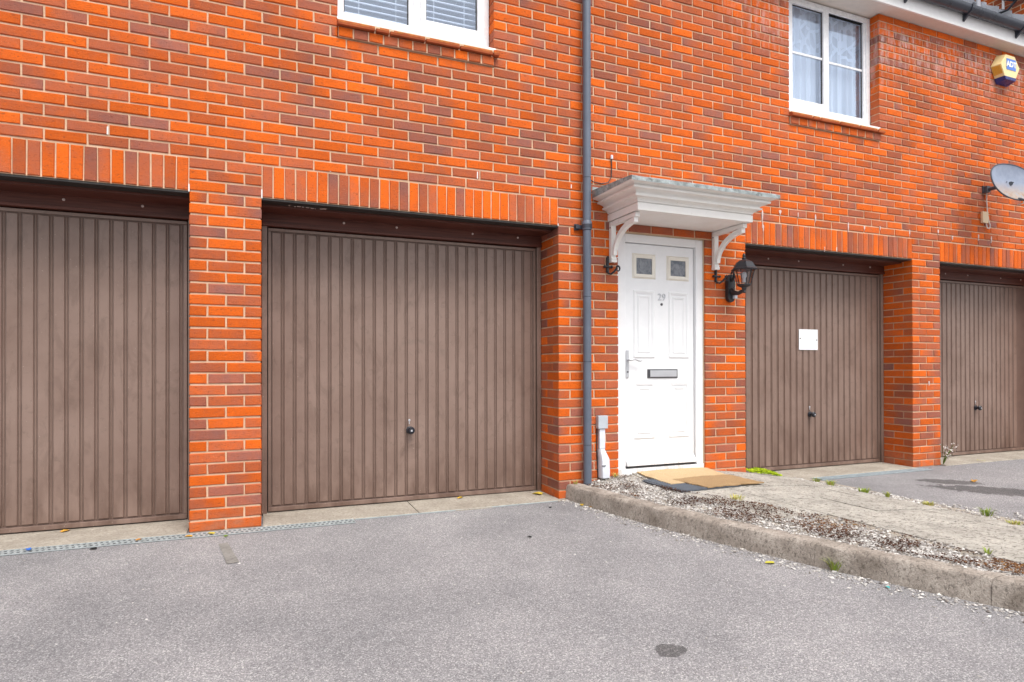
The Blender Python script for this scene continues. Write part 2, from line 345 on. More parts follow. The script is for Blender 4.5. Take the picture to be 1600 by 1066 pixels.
def text_mesh(name, body, size, mat, parent, origin, xdir, zdir, depth=.002, bold=0.):
    cu = bpy.data.curves.new(name, 'FONT'); cu.body = body; cu.size = size; cu.extrude = depth; cu.align_x = 'CENTER'; cu.align_y = 'CENTER'; cu.offset = bold
    o = bpy.data.objects.new(name, cu); COL.objects.link(o)
    me = bpy.data.meshes.new_from_object(o.evaluated_get(bpy.context.evaluated_depsgraph_get()))
    bpy.data.objects.remove(o); x = Vector(xdir); z = Vector(zdir); y = x.cross(z)
    mm = Matrix.Identity(4)
    for i in range(3): mm[i][0], mm[i][1], mm[i][2], mm[i][3] = x[i], z[i], -y[i], origin[i]
    me.transform(mm); me.materials.clear(); me.materials.append(M[mat]); me.name = name
    return link(name, me, parent)
def project(x, y, z):
    d = Vector((x, y, z))-CAMP; w = d.dot(fw)
    if w < .1: return None
    return 800+971.48*d.dot(r2)/w, 570.89-971.48*d.dot(u2)/w, w

# ------------------------------------------------------------------ ground
MB().quad((-60, -60, 0), (80, -60, 0), (80, 60, 0), (-60, 60, 0)).build('ground', 'asphalt')
tag(bpy.data.objects['ground'], 'grey weathered asphalt driveway in front of the garages', kind='structure')

def kx(d): return 2.76+.10*d+.06*d*d                       # kerb face, d metres out from the wall
def lerp(pts, x):
    if x <= pts[0][0]: return pts[0][1]
    for (a, p), (b_, q) in zip(pts, pts[1:]):
        if x <= b_: return p+(q-p)*(x-a)/(b_-a)
    return pts[-1][1]
def flag_left(d): return lerp([(0, 3.38), (.45, 3.39), (.69, 3.44), (1.13, 3.61), (1.44, 3.73), (1.8, 3.81), (3, 3.82)], d)
def hgt(x, d):
    h = lerp([(2.75, .120), (3.05, .128), (3.4, .135), (3.9, .125), (4.66, .090), (5.08, .048), (5.45, .006), (6, .0)], x)
    return h+.045*math.exp(-d/.25)*lerp([(2.9, 0), (3.2, 1), (4.2, 1), (4.66, .3), (4.9, 0)], x)
# kerb stones
kerb = tag(empty('kerb', (3, -1, 0)), 'curving concrete kerb edging the raised doorstep path', kind='structure')
cuts = [-.10, .62, 1.34, 2.06, 2.78, 3.5, 4.2]
for a, e in zip(cuts, cuts[1:]):
    mb = MB(); N = 8; prof = [(-.006, -.05), (.006, .100), (.014, .117), (.028, .124), (.118, .128), (.125, .120), (.125, -.05)]
    vs = []
    for i in range(N+1):
        d = a+.0012+(e-a-.0024)*i/N
        for (o, z) in prof:
            w = (random.random()-.5)*.008
            vs.append((kx(max(d, 0))+o+w*(o < .05), -d, z+w if z > 0 else z))
    n = len(prof); fs = [(i*n+k, i*n+k+1, (i+1)*n+k+1, (i+1)*n+k) for i in range(N) for k in range(n-1)]
    fs += [tuple(range(n)), tuple(range(N*n, (N+1)*n))[::-1]]
    mb.add(vs, fs).build('kerb_stone', 'kerb', kerb, smooth=True)
# path bed under gravel and flags
mb = MB(); NX, ND = 26, 24; vs = []
for j in range(ND+1):
    d = -.34+4.5*j/ND
    for i in range(NX+1):
        a = kx(max(d, 0))+.10; x = a+(5.75-a)*i/NX
        vs.append((x, -d, hgt(x, max(d, 0))-.012-(.03 if d < -.02 and 3.2 < x < 4.2 else 0)-(.05 if d < -.005 and x > 4.66 else 0)))
mb.add(vs, [(j*(NX+1)+i, j*(NX+1)+i+1, (j+1)*(NX+1)+i+1, (j+1)*(NX+1)+i) for j in range(ND) for i in range(NX)])
bed = mb.build('path_bed', 'apron'); tag(bed, 'earthy bed under the gravel beside the path', kind='structure')
path = tag(empty('path', (4.3, -1, 0)), 'worn concrete flagstone path leading to the white door', kind='structure')
xs = [3.40, 3.88, 4.34, 4.78, 5.08]; ds = [.0, .16, .63, 1.10, 1.58, 2.05, 2.52, 3.0, 3.5, 4.0]
for x0, x1 in zip(xs, xs[1:]):
    for d0, d1 in zip(ds, ds[1:]):
        if x0 < kx(d1)+.16 or (x0 < 3.5 and d1 > 1.6): continue
        mb = MB(); g = .003; n = 5; top = []; tz = (random.random()-.5)*.004; rj = lambda: (random.random()-.5)*.005
        for j in range(n+1):
            for i in range(n+1):
                x = x0+g+(x1-x0-2*g)*i/n; d = d0+g+(d1-d0-2*g)*j/n
                ed = i in (0, n) or j in (0, n)
                top.append((x+(rj() if i in (0, n) else 0), -d+(rj() if j in (0, n) else 0), hgt(x, d)+tz+(-.004 if ed else 0)+(random.random()-.5)*.0015))
        k = n+1; fs = [(j*k+i, j*k+i+1, (j+1)*k+i+1, (j+1)*k+i) for j in range(n) for i in range(n)]
        rim = [i for i in range(k)]+[j*k+n for j in range(1, k)]+[n*k+i for i in range(n-1, -1, -1)]+[j*k for j in range(n-1, 0, -1)]
        o = len(top); low = [(top[i][0], top[i][1], top[i][2]-.05) for i in rim]
        fs += [(rim[i], rim[(i+1) % len(rim)], o+(i+1) % len(rim), o+i) for i in range(len(rim))]
        mb.add(top+low, fs).build('flagstone', 'flag', path, smooth=True)
# concrete strips in the garage openings
GAR = [(-2.26, 0.0), (.44, 2.70), (4.655, 6.945), (7.39, 9.65)]
apron = tag(empty('pavement', (0, 0, 0)), 'narrow concrete aprons under the brown garage doors', kind='structure')
def slab(x0, x1, y0, y1, z, name='concrete_apron'):
    mb = MB(); nx = max(3, int((x1-x0)/.16)); vs = []
    for i in range(nx+1):
        x = x0+(x1-x0)*i/nx; w = (random.random()-.5)*.014
        vs += [(x, y0+w, -.03), (x, y0+w, z-.006), (x, y0+.012+w, z), (x, y1, z+.004), (x, y1, -.03)]
    fs = [(i*5+k, i*5+k+1, (i+1)*5+k+1, (i+1)*5+k) for i in range(nx) for k in range(4)]+[(0, 1, 2, 3, 4), tuple(nx*5+k for k in range(5))[::-1]]
    return mb.add(vs, fs).build(name, 'apron', apron)
slab(-2.25, -.012, -.035, .42, .010); slab(.452, 1.52, -.035, .42, .010); slab(1.526, 2.69, -.060, .42, .012)
slab(5.0, 6.93, -.045, .42, .010); slab(7.40, 9.64, -.05, .42, .010)
slab(2.70, 2.752, -.06, -.004, .006)
# faded painted mark + patched seam
mb = MB(); mb.add([(.195, -.36, .004), (.245, -.345, .004), (.325, -.80, .004), (.262, -.81, .004)], [(0, 1, 2, 3)])
tag(mb.build('road_marking', 'faded'), 'short faded pale line on the asphalt near the brick pier', kind='structure')

# ------------------------------------------------------------------ the brick building
bld = tag(empty('brick_building', (3, 0, 0)), 'orange and brown brick coach house with garages and a white front door', 'building')
DOOR = (3.268, 4.187); DZ = 2.247; LZ = 2.25
WIN = [(.945, 2.137), (5.205, 6.45)]; WZ0, WZ1 = 3.60, 4.80
RX0, RX1, ROWS = -2.95, 9.98, 64
def warp(k, r):
    if k <= 29: return -.005+.1125*k
    if r >= 33: return 3.2575+.114*(k-29)
    return lerp([(29, 3.2575), (37, 4.190), (41, 4.655), (61, 6.947), (65, 7.388), (90, 7.388+25*.114)], k)
def blocks(r):
    zc = (r+.5)*.075; out = []
    for a, e in GAR:
        if zc < LZ+.225: out.append((a, e))
    if zc < LZ: out.append(DOOR)
    for a, e in WIN:
        if 3.45 < zc < WZ1: out.append((a, e))
    return sorted(out)
def tones():
    q = random.random(); R = random.uniform
    if q < .37: a = R(.0, .24); e = a+R(-.06, .06)
    elif q < .74: a = R(.36, .58); e = a+R(-.08, .08)
    elif q < .82: a = R(.68, .92); e = a+R(-.1, .1)
    elif q < .93: a, e = R(.0, .2), R(.5, .75)
    else: a, e = R(.05, .3), R(.75, .95)
    if random.random() < .5: a, e = e, a
    return a, e, random.random()
def brick_geo(w, h, d, tl, tr, br, jit=.0017, ch=.0045):
    """box w*h*d with front face at y=0, chamfered front; origin at lower left front"""
    J = lambda: random.uniform(-jit, jit)
    f = [(ch+J(), J()*.6, ch+J()), (w-ch+J(), J()*.6, ch+J()), (w-ch+J(), J()*.6, h-ch+J()), (ch+J(), J()*.6, h-ch+J())]
    e = [(J(), ch, J()), (w+J(), ch, J()), (w+J(), ch, h+J()), (J(), ch, h+J())]
    k = [(0, d, 0), (w, d, 0), (w, d, h), (0, d, h)]
    t = [(q, 0., br) for q in (tl, tr, tr, tl)]*3
    fs = [(0, 1, 2, 3)]+[(4+i, 4+(i+1) % 4, (i+1) % 4, i) for i in range(4)]+[(8+i, 8+(i+1) % 4, 4+(i+1) % 4, 4+i) for i in range(4)]+[(11, 10, 9, 8)]
    return f+e+k, fs, t
cand = []                                                   # (x0, x1, z0, depth)
for r in range(ROWS):
    x = RX0; iv = []
    for a, e in blocks(r):
        if a > x: iv.append((x, a, x > RX0, True))
        x = max(x, e)
    iv.append((x, RX1, x > RX0, False))
    for a, e, la, lb in iv:
        cuts_ = [warp(k, r) for k in range(-40, 100) if (k-r) % 2 == 0]
        cuts_ = [q for q in cuts_ if a+.035 < q < e-.035]
        ed = [a]+[q for c_ in cuts_ for q in (c_-.0058, c_+.0058)]+[e]
        for i in range(0, len(ed), 2):
            p, q = ed[i], ed[i+1]; first, last = i == 0 and la, i == len(ed)-2 and lb
            dep = .1025
            if (first or last) and q-p < .165: dep = .215
            cand.append((p, q, r*.075+.006, dep))
# how large each brick shows
def size_in_view(p, q, z):
    a = project(p, 0, z); e = project(q, 0, z+.065)
    if not a or not e: return 0
    if max(a[0], e[0]) < 4 or min(a[0], e[0]) > 1596 or max(a[1], e[1]) < 4 or min(a[1], e[1]) > 1062: return 0
    if 2.93 < (p+q)/2 < 3.0: return 0
    if z < .09 and 2.76 < p < 5: return 0
    wx = min(1600, max(a[0], e[0]))-max(0, min(a[0], e[0])); wy = min(1066, max(a[1], e[1]))-max(0, min(a[1], e[1]))
    return wx*wy
order = sorted(range(len(cand)), key=lambda i: -size_in_view(*cand[i][:3]))
single = set(order[:300]); cache = {}; mass = MB()
for i, (p, q, z, dep) in enumerate(cand):
    w = q-p; h = .063
    if i in single:
        v = random.randrange(26); key = (round(w*500), round(dep*1000), v)
        if key not in cache:
            mb = MB(); tl, tr, br = tones(); vs, fs, t = brick_geo(round(w*500)/500, h, dep, tl, tr, br); mb.add(vs, fs, t)
            cache[key] = mb.mesh('brick', 'brick')
        o = link('brick', cache[key], bld, (p, random.uniform(-.0016, .0012), z+random.uniform(-.0008, .0008)))
        o.rotation_euler = (random.uniform(-.006, .006), random.uniform(-.003, .003), random.uniform(-.004, .004))
    else:
        tl, tr, br = tones(); vs, fs, t = brick_geo(w, h, dep, tl, tr, br); y = random.uniform(-.0016, .0012)
        mass.add([(a+p, b_+y, c_+z) for a, b_, c_ in vs], fs, t)
# bricks lining the sides of the garage openings
for a, e in GAR:
    for edge, s in ((a, -1), (e, 1)):
        for r in range(30):
            near = [c_ for c_ in cand if abs(c_[2]-(r*.075+.006)) < .01 and (abs(c_[1]-edge) < .002 if s < 0 else abs(c_[0]-edge) < .002)]
            if not near: continue
            y0 = near[0][3]+.010; pcs = [(y0, .36)]
            for y0, y1 in pcs:
                tl, tr, br = tones(); vs, fs, t = brick_geo(y1-y0, .065, .08, tl, tr, br)
                # front of this piece looks along -s*x
                mass.add([(edge+s*c_[1], y0+c_[0], r*.075+.005+c_[2]) for c_ in vs], fs, t)
o = mass.build('bricks', 'brick', bld); tag(o, 'smaller receding courses of orange and brown bricks', kind='stuff')
# mortar body behind the bricks
mor = MB(); xsb = sorted({RX0, RX1, *[q for g in GAR for q in g], *DOOR, *[q for w in WIN for q in w]}); zsb = [0, LZ, LZ+.225, 3.45, 4.80]
for i, (a, e) in enumerate(zip(xsb, xsb[1:])):
    for z0, z1 in zip(zsb, zsb[1:]):
        xc, zc = (a+e)/2, (z0+z1)/2
        if any(g[0] < xc < g[1] for g in GAR) and zc < LZ: continue
        if DOOR[0] < xc < DOOR[1] and zc < LZ: continue
        if any(w[0] < xc < w[1] for w in WIN) and zc > 3.45: continue
        ia = .006 if (a in [g[1] for g in GAR]+[DOOR[1]] and zc < LZ) or (a in [w[1] for w in WIN] and zc > 3.45) else 0
        ie = .006 if (e in [g[0] for g in GAR]+[DOOR[0]] and zc < LZ) or (e in [w[0] for w in WIN] and zc > 3.45) else 0
        mor.box(a+ia, e-ie, .0075, .40, z0, z1)
mor.build('wall', 'mortar', bld)
# soldier courses
def soldiers(a, e, n):
    pitch = (e-a)/n
    for i in range(n):
        x = a+pitch*i
        if x+pitch < -1.5 or x > 9.65: continue
        q = random.random()
        tl, tr, br = tones(); tl = min(tl, .72)
        key = ('s', round(pitch*1000), random.randrange(22))
        if key not in cache:
            mb = MB(); vs, fs, t = brick_geo(pitch-.0085, .212, .1025, tl, tl+random.uniform(-.1, .1), br)
            tb = random.choice([0, 0, .25, -.2]); t = [(c_[0]+(tb if v[2] > .1 else 0), 0, c_[2]) for c_, v in zip(t, vs)]
            mb.add(vs, fs, t); cache[key] = mb.mesh('soldier_brick', 'brick')
        o = link('soldier_brick', cache[key], bld, (x+.004, random.uniform(-.002, .001), LZ+.004)); o.rotation_euler = (0, random.uniform(-.006, .006), 0)
soldiers(-2.26-.003, -.003, 31); soldiers(.443, 2.697, 31); soldiers(4.658, 6.942, 31); soldiers(7.393, 9.647, 31)

# lintels, head boards, garage doors
LAB = ['brown ribbed garage door cut off by the edge of the picture', 'wide brown ribbed garage door with black knob nearest the camera',
       'brown ribbed garage door with a white notice screwed on', 'farthest brown ribbed garage door beside the flowering weed']
for gi, (a, e) in enumerate(GAR):
    lb = MB(); lb.box(a+.002, e-.002, .010, .115, LZ-.016, LZ-.001)
    lin = lb.build('lintel', 'steel_black', bld, bevel=.003)
    hb = MB(); hb.box(a+.004, e-.004, .118, .33, LZ-.030, LZ-.004); hb.box(a+.004, e-.004, .325, .39, 2.128, LZ-.026)
    hb.box(a+.004, e-.004, .315, .33, 2.128, 2.150)
    hd = hb.build('door_head', 'wood', bld, bevel=.003)
    fm = [MB().box(a+.003, a+.040, .335, .40, .012, 2.128), MB().box(e-.040, e-.003, .335, .40, .012, 2.128)]
    for q in (.26, .44, .72, .90) if gi != 0 else (.66, .86):
        sc = MB(); sc.lathe([(.009, .0), (.009, -.003), (.004, -.006)], (a+(e-a)*q, .325, 2.195), 'y', 10).build('screw', 'screw', hd)
    MB().box(a-.02, e+.02, .402, .44, .0, 2.40).build('garage_back', 'void', bld)  # unseen dark panel added to stop light leaking in round the door
    # the door leaf
    x0, x1, z0, z1 = a+.046, e-.046, .022, 2.120; yb = .366
    d = MB().box(x0, x1, yb, yb+.02, z0, z1).build('garage_door', 'door_groove', bld); tag(d, LAB[gi])
    for q in fm: q.build('door_post', 'door_brown', d, bevel=.004)
    rim = MB(); rim.box(x0, x1, yb-.016, yb-.001, z0, z0+.032); rim.box(x0, x1, yb-.012, yb-.001, z1-.022, z1)
    rim.box(x0, x0+.020, yb-.012, yb-.001, z0+.034, z1-.024); rim.box(x1-.020, x1, yb-.012, yb-.001, z0+.034, z1-.024)
    rim.build('door_rim', 'door_brown', d, bevel=.003)
    n = 25; pit = (x1-x0-.052)/n; sm = {}
    for i in range(n):
        for kind in ('w', 'n'):
            if kind not in sm:
                m2 = MB(); hz = z1-.028-(z0+.040)
                w = pit-.020 if kind == 'w' else .0105
                dep = .0085 if kind == 'w' else .005
                off = 0 if kind == 'w' else pit-.0165
                # raised strip: sloping shoulders
                sx = .004
                m2.add([(off, 0, 0), (off+sx, -dep, .006), (off+w-sx, -dep, .006), (off+w, 0, 0), (off, 0, hz), (off+sx, -dep, hz-.006), (off+w-sx, -dep, hz-.006), (off+w, 0, hz)],
                       [(0, 1, 5, 4), (1, 2, 6, 5), (2, 3, 7, 6), (0, 3, 2, 1), (4, 5, 6, 7)])
                sm[kind] = m2.mesh('slat' if kind == 'w' else 'rib', 'door_brown')
            xx = x0+.026+pit*i
            if xx+pit < -1.35 or xx > 9.4: continue
            link('slat' if kind == 'w' else 'rib', sm[kind], d, (xx, yb-.001, z0+.040))
    hx = {0: -1.21, 1: 1.545, 2: 5.845, 3: 8.57}[gi]; hz = .585
    kn = MB(); kn.lathe([(.030, 0), (.030, -.006), (.016, -.012), (.013, -.028), (.024, -.036), (.029, -.046), (.029, -.056), (.022, -.064), (.001, -.066)], (hx, yb-.012, hz), 'y', 20)
    kk = kn.build('handle', 'knob', d, smooth=True)
    MB().box(hx-.007, hx+.007, yb-.0815, yb-.0775, hz-.007, hz+.007).build('lock_face', 'chrome', kk)
    ky = MB(); ky.lathe([(.0095, 0), (.0095, -.003), (.004, -.004)], (hx-.004, yb-.012, hz+.078), 'y', 12); ky.box(hx-.007, hx-.001, yb-.015, yb-.012, hz+.048, hz+.072)
    ky.build('keyhole_cover', 'chrome', d)
# peeling strip on the lintel underside
mb = MB()
for i in range(9):
    x = .62+i*.028+random.uniform(-.01, .01); y = .02+random.uniform(0, .03); w = random.uniform(.008, .03)
    mb.add([(x, y, LZ-.0315), (x+w, y+random.uniform(-.006, .006), LZ-.0315), (x+w*.8, y+.02, LZ-.033), (x+.004, y+.018, LZ-.033)], [(0, 1, 2, 3)])
mb.build('peeling_paint', 'screw', bld)

# ------------------------------------------------------------------ front door
a, e = DOOR; z0 = .178; YF = .030
fd = MB()
fd.box(a+.095, e-.085, YF+.030, YF+.075, .222, 2.168)
fdo = fd.build('front_door', 'door_white', bld, bevel=.002); tag(fdo, 'white panelled front door numbered 29')
yl = YF+.030
fr = MB(); fr.box(a+.004, a+.090, YF, YF+.08, z0, DZ-.003); fr.box(e-.080, e-.004, YF, YF+.08, z0, DZ-.003); fr.box(a+.090, e-.080, YF+.001, YF+.079, 2.173, DZ-.003)
fr.box(a+.006, e-.006, YF-.012, YF+.08, z0-.03, z0+.030)
fr.build('door_frame', 'door_white', fdo, bevel=.004)
wb = MB(); wb.prism([(yl-.001, .226), (yl-.040, .228), (yl-.040, .250), (yl-.012, .290), (yl-.001, .292)], 'x', a+.100, e-.090); wb.build('weather_bar', 'door_white', fdo, bevel=.002)
ts = MB(); ts.box(a+.090, e-.080, YF-.010, YF+.06, z0+.032, z0+.039); ts.build('threshold', 'dark_metal', fdo)
sl_ = MB(); sl_.box(e-.0035, e+.001, .018, YF+.02, z0, DZ-.002); sl_.box(a+.02, e-.02, .018, YF-.001, DZ-.0028, DZ+.0015); sl_.build('sealant', 'sealant', fdo)
def framed(x0, x1, zz0, zz1, y, w, d, mb):
    """mitred raised frame on a y-plane, front towards -y"""
    o = [(x0, zz0), (x1, zz0), (x1, zz1), (x0, zz1)]; i_ = [(x0+w, zz0+w), (x1-w, zz0+w), (x1-w, zz1-w), (x0+w, zz1-w)]
    mid = [(x0+w*.35, zz0+w*.35), (x1-w*.35, zz0+w*.35), (x1-w*.35, zz1-w*.35), (x0+w*.35, zz1-w*.35)]
    vs = [(p[0], y, p[1]) for p in o]+[(p[0], y-d, p[1]) for p in mid]+[(p[0], y-d*.5, p[1]) for p in i_]+[(p[0], y, p[1]) for p in i_]
    fs = [(L*4+k, L*4+(k+1) % 4, (L+1)*4+(k+1) % 4, (L+1)*4+k) for L in range(3) for k in range(4)]
    mb.add(vs, fs)
for px0, px1, pz0, pz1 in ((3.455, 3.680, 1.165, 1.765), (3.825, 4.050, 1.165, 1.765), (3.455, 3.680, .455, .955), (3.825, 4.050, .455, .955)):
    mb = MB(); framed(px0, px1, pz0, pz1, yl-.0005, .030, .009, mb); framed(px0+.045, px1-.045, pz0+.045, pz1-.045, yl-.0005, .022, .006, mb)
    mb.build('panel', 'door_white', fdo, smooth=False)
for px0, px1, pz0, pz1 in ((3.445, 3.690, 1.865, 2.085), (3.805, 4.050, 1.865, 2.085)):
    mb = MB(); framed(px0, px1, pz0, pz1, yl-.0005, .040, .016, mb); bd = mb.build('glazing_bead', 'bead', fdo)
    MB().quad((px0+.038, yl-.002, pz0+.038), (px1-.038, yl-.002, pz0+.038), (px1-.038, yl-.002, pz1-.038), (px0+.038, yl-.002, pz1-.038)).build('pane', 'obscure', fdo)
text_mesh('house_number', '29', .088, 'chrome', fdo, (3.752, yl-.004, 1.708), (1, 0, 0), (0, 0, 1), .003)
MB().lathe([(.012, 0), (.012, -.005), (.007, -.008), (.001, -.008)], (3.752, yl-.001, 1.646), 'y', 14).build('spyhole', 'dark_metal', fdo)
lp = MB(); lp.box(3.600, 3.918, yl-.010, yl-.001, .990, 1.068); lpo = lp.build('letter_plate', 'dark_metal', fdo, bevel=.003)
MB().box(3.622, 3.905, yl-.016, yl-.011, 1.000, 1.058).build('flap', 'chrome', lpo, bevel=.002)
hp = MB(); hp.box(3.376, 3.406, yl-.012, yl-.001, .995, 1.235); hpo = hp.build('handle_plate', 'chrome', fdo, bevel=.006)
lv = MB(); lv.tube([(3.391, yl-.008, 1.150), (3.391, yl-.045, 1.150), (3.41, yl-.052, 1.150), (3.44, yl-.052, 1.156), (3.47, yl-.052, 1.145), (3.495, yl-.052, 1.138), (3.512, yl-.052, 1.146)], [.009, .009, .009, .008, .008, .007, .006], 10)
lv.build('lever', 'chrome', hpo, smooth=True)
MB().lathe([(.008, 0), (.008, -.003), (.001, -.003)], (3.391, yl-.0125, 1.045), 'y', 12).build('keyhole', 'dark_metal', hpo)

# ------------------------------------------------------------------ windows
def window(a, e, vert, label, gl, bars):
    """gl: list of (x0,x1,z0,z1) glass rectangles; the gaps are frame"""
    YW = .105; z0, z1 = WZ0+.012, WZ1-.01
    w = MB()
    w.box(a+.003, a+.055, YW, YW+.07, z0, z1); w.box(e-.055, e-.003, YW, YW+.07, z0, z1); w.box(a+.055, e-.055, YW+.001, YW+.069, z0, z0+.055); w.box(a+.055, e-.055, YW+.001, YW+.069, z1-.055, z1)
    mx = (gl[0][1]+gl[1][0])/2; w.box(mx-.030, mx+.030, YW+.0015, YW+.068, z0+.055, z1-.055)
    wo = w.build('window', 'upvc', bld, bevel=.004); tag(wo, label)
    for i, (gx0, gx1, gz0, gz1) in enumerate(gl):
        ox0 = a+.05 if i == 0 else mx+.024; ox1 = mx-.024 if i == 0 else e-.05
        s_ = MB(); y = YW-.012 if i == vert else YW+.012
        s_.box(ox0, gx0, y, y+.05, z0+.042, z1-.042); s_.box(gx1, ox1, y, y+.05, z0+.042, z1-.042); s_.box(gx0, gx1, y+.0005, y+.0495, z0+.042, gz0); s_.box(gx0, gx1, y+.0005, y+.0495, gz1, z1-.042)
        so_ = s_.build('sash', 'upvc', wo, bevel=.003)
        gk = MB(); g_ = .007
        for q in ((gx0, gx0+g_, gz0, gz1), (gx1-g_, gx1, gz0, gz1), (gx0+g_, gx1-g_, gz0, gz0+g_), (gx0+g_, gx1-g_, gz1-g_, gz1)): gk.box(q[0], q[1], y+.020, y+.030, q[2], q[3])
        gk.build('gasket', 'steel_black', so_)
        MB().box(gx0, gx1, y+.024, y+.028, gz0, gz1).build('pane', 'glass', so_)
        if bars: MB().box(gx0+.004, gx1-.004, y+.014, y+.0235, 4.225, 4.247).build('glazing_bar', 'upvc', so_, bevel=.002)
    ns = MB(); ns.prism([(YW+.02, WZ0+.012), (YW-.001, WZ0+.012), (.006, WZ0+.002), (.002, WZ0-.002), (.002, WZ0-.016), (.008, WZ0-.016), (.010, WZ0-.012), (YW+.02, WZ0-.008)], 'x', a-.004, e+.018)
    ns.build('sill', 'sillw', wo)
    n = round((e-a)/.113); p = (e-a)/n
    for i in range(n):
        mb = MB(); tl, tr, br = tones(); vs, fs, t = brick_geo(p-.010, .066, .13, tl, tr, br); mb.add(vs, fs, t)
        link('sill_brick', mb.mesh('sill_brick', 'brick'), bld, (a+p*i+.005, -.018, 3.4545))
    mm = MB(); mm.box(a+.004, e-.004, -.012, .12, 3.4525, 3.522); mm.build('sill_mortar', 'mortar', bld)
    tw = [.265, .10]+[.265]*8; x = a-.004; k = 0
    while x < e+.02:
        x1 = min(x+tw[k % len(tw)], e+.034); yy = -.042+random.uniform(-.002, .002)
        tb = MB(); tb.prism([(yy, 3.527), (yy-.004, 3.543), (yy, 3.547), (.10, 3.568), (.10, 3.527)], 'x', x+.002, x1-.003)
        tb.build('creasing_tile', 'tile', bld); 
        tb = MB(); tb.prism([(yy+.010, 3.5475), (yy+.008, 3.558), (yy+.012, 3.562), (.10, 3.585), (.10, 3.5685)], 'x', x+.002+(.03 if k else 0), x1-.003)
        tb.build('creasing_tile', 'tile', bld)
        x = x1+.004; k += 1
        if x1 >= e+.03: break
    MB().box(a+.003, e-.003, .0, .12, 3.525, WZ0-.018).build('sill_bed', 'sealant', bld)
    # the room behind
    rm = MB(); X0, X1, Y0, Y1, Z0, Z1 = a-.4, e+.4, .42, 2.6, 2.9, 5.3
    rm.quad((X0, Y1, Z0), (X1, Y1, Z0), (X1, Y1, Z1), (X0, Y1, Z1)); rm.quad((X0, Y0, Z0), (X0, Y1, Z0), (X0, Y1, Z1), (X0, Y0, Z1)); rm.quad((X1, Y0, Z0), (X1, Y1, Z0), (X1, Y1, Z1), (X1, Y0, Z1))
    rm.quad((X0, Y0, Z0), (X1, Y0, Z0), (X1, Y1, Z0), (X0, Y1, Z0)); rm.quad((X0, Y0, Z1), (X1, Y0, Z1), (X1, Y1, Z1), (X0, Y1, Z1))
    rm.build('room', 'room', bld)
    return wo
window(*WIN[0], 1, 'white window with blinds above the wide garage door', [(1.002, 1.486, 3.705, 4.70), (1.616, 2.034, 3.762, 4.68)], False)
window(*WIN[1], 0, 'white window with net curtains above the notice garage', [(5.345, 5.765, 3.765, 4.715), (5.868, 6.365, 3.718, 4.735)], True)
bl = tag(empty('window_blind', (1.5, .2, 4)), 'white slatted blind hanging inside the upper window', 'blind')
sm = MB(); sm.add([(1.0, .0, -.004), (2.10, .0, -.004), (2.10, .042, .009), (1.0, .042, .009), (1.0, .0, -.010), (2.10, .0, -.010), (2.10, .042, .005), (1.0, .042, .005)], [(0, 1, 2, 3), (7, 6, 5, 4), (0, 4, 5, 1), (1, 5, 6, 2), (2, 6, 7, 3), (3, 7, 4, 0)])
sme = sm.mesh('slat', 'blind')
for i in range(22): link('slat', sme, bl, (0, .185, 3.66+i*.047))
for x in (1.12, 1.40, 1.70, 1.95): MB().tube([(x, .183, 3.64), (x, .183, 4.78)], .0022, 6).build('cord', 'blind', bl)
ct = MB(); vs = []; N = 90
for i in range(N+1):
    x = 5.26+(6.42-5.26)*i/N; y = .195+.012*math.sin(i*1.1)+.012*math.sin(i*.37+1); vs += [(x, y, 3.62), (x, y, 4.79)]
ct.add(vs, [(2*i, 2*i+2, 2*i+3, 2*i+1) for i in range(N)])
tag(ct.build('net_curtain', 'net', smooth=True), 'white patterned net curtain inside the window under the eaves', 'curtain')
MB().tube([(5.60, .235, 4.09), (5.73, .235, 4.16)], .006, 8).build('window_stay', 'upvc', bld)

# ------------------------------------------------------------------ eaves, roof, neighbouring house
ev = MB(); ev.box(RX0, 9.985, -.135, .30, 4.803, 4.815); ev.build('soffit', 'soffit', bld)
ev = MB(); ev.box(RX0, 9.985, -.155, -.1352, 4.795, 5.035); ev.build('fascia', 'fascia', bld, bevel=.003)
rf = MB(); sl45 = math.tan(math.radians(42)); rf.prism([(-.20, 5.045), (4.2, 5.045+4.4*sl45), (4.2, 5.0+4.4*sl45), (-.16, 5.03)], 'x', RX0, 9.99); rf.build('roof', 'roof', bld)
MB().box(RX0, 9.98, .45, .5, 4.82, 5.5).build('inner_wall', 'room', bld)  # added unseen strip, keeps light from leaking in behind the eaves
nh = tag(empty('neighbouring_house', (12, 3, 0)), 'taller brick house rising behind the black gutter', 'house')
MB().box(10.0, 17, .05, 9, 0, 10).build('wall', 'distant', nh)
nb = MB()
for r in range(70, 118):
    for k in range(-1, 13):
        y0 = .06+k*.225+(.1125 if r % 2 else 0); y1 = y0+.215
        if y0 < .05: continue
        tl, tr, br = tones(); vs, fs, t = brick_geo(y1-y0, .065, .03, tl, tr, br)
        nb.add([(9.994+c_[1]-.004, y0+c_[0], r*.075+.005+c_[2]) for c_ in vs], fs, t)
o = nb.build('bricks', 'brick', nh); tag(o, 'brick courses of the side wall seen above the gutter', kind='stuff')
MB().box(9.9925, 10.0, .05, 3.3, 5.0, 9.0).build('mortar_bed', 'mortar', nh)
for i in range(14):
    y = .08+i*.16; z = 5.045+(y+.2)*sl45
    fl = MB(); fl.add([(9.984, y, z-.03), (9.984, y+.17, z+.17*sl45-.03), (9.984, y+.16, z+.17*sl45+.05), (9.984, y, z+.10), (9.989, y, z-.03), (9.989, y+.17, z+.17*sl45-.03), (9.989, y+.16, z+.17*sl45+.05), (9.989, y, z+.10)],
           [(3, 2, 1, 0), (4, 5, 6, 7), (0, 1, 5, 4), (1, 2, 6, 5), (2, 3, 7, 6), (3, 0, 4, 7)]); fl.build('flashing_step', 'pale_plastic', nh)
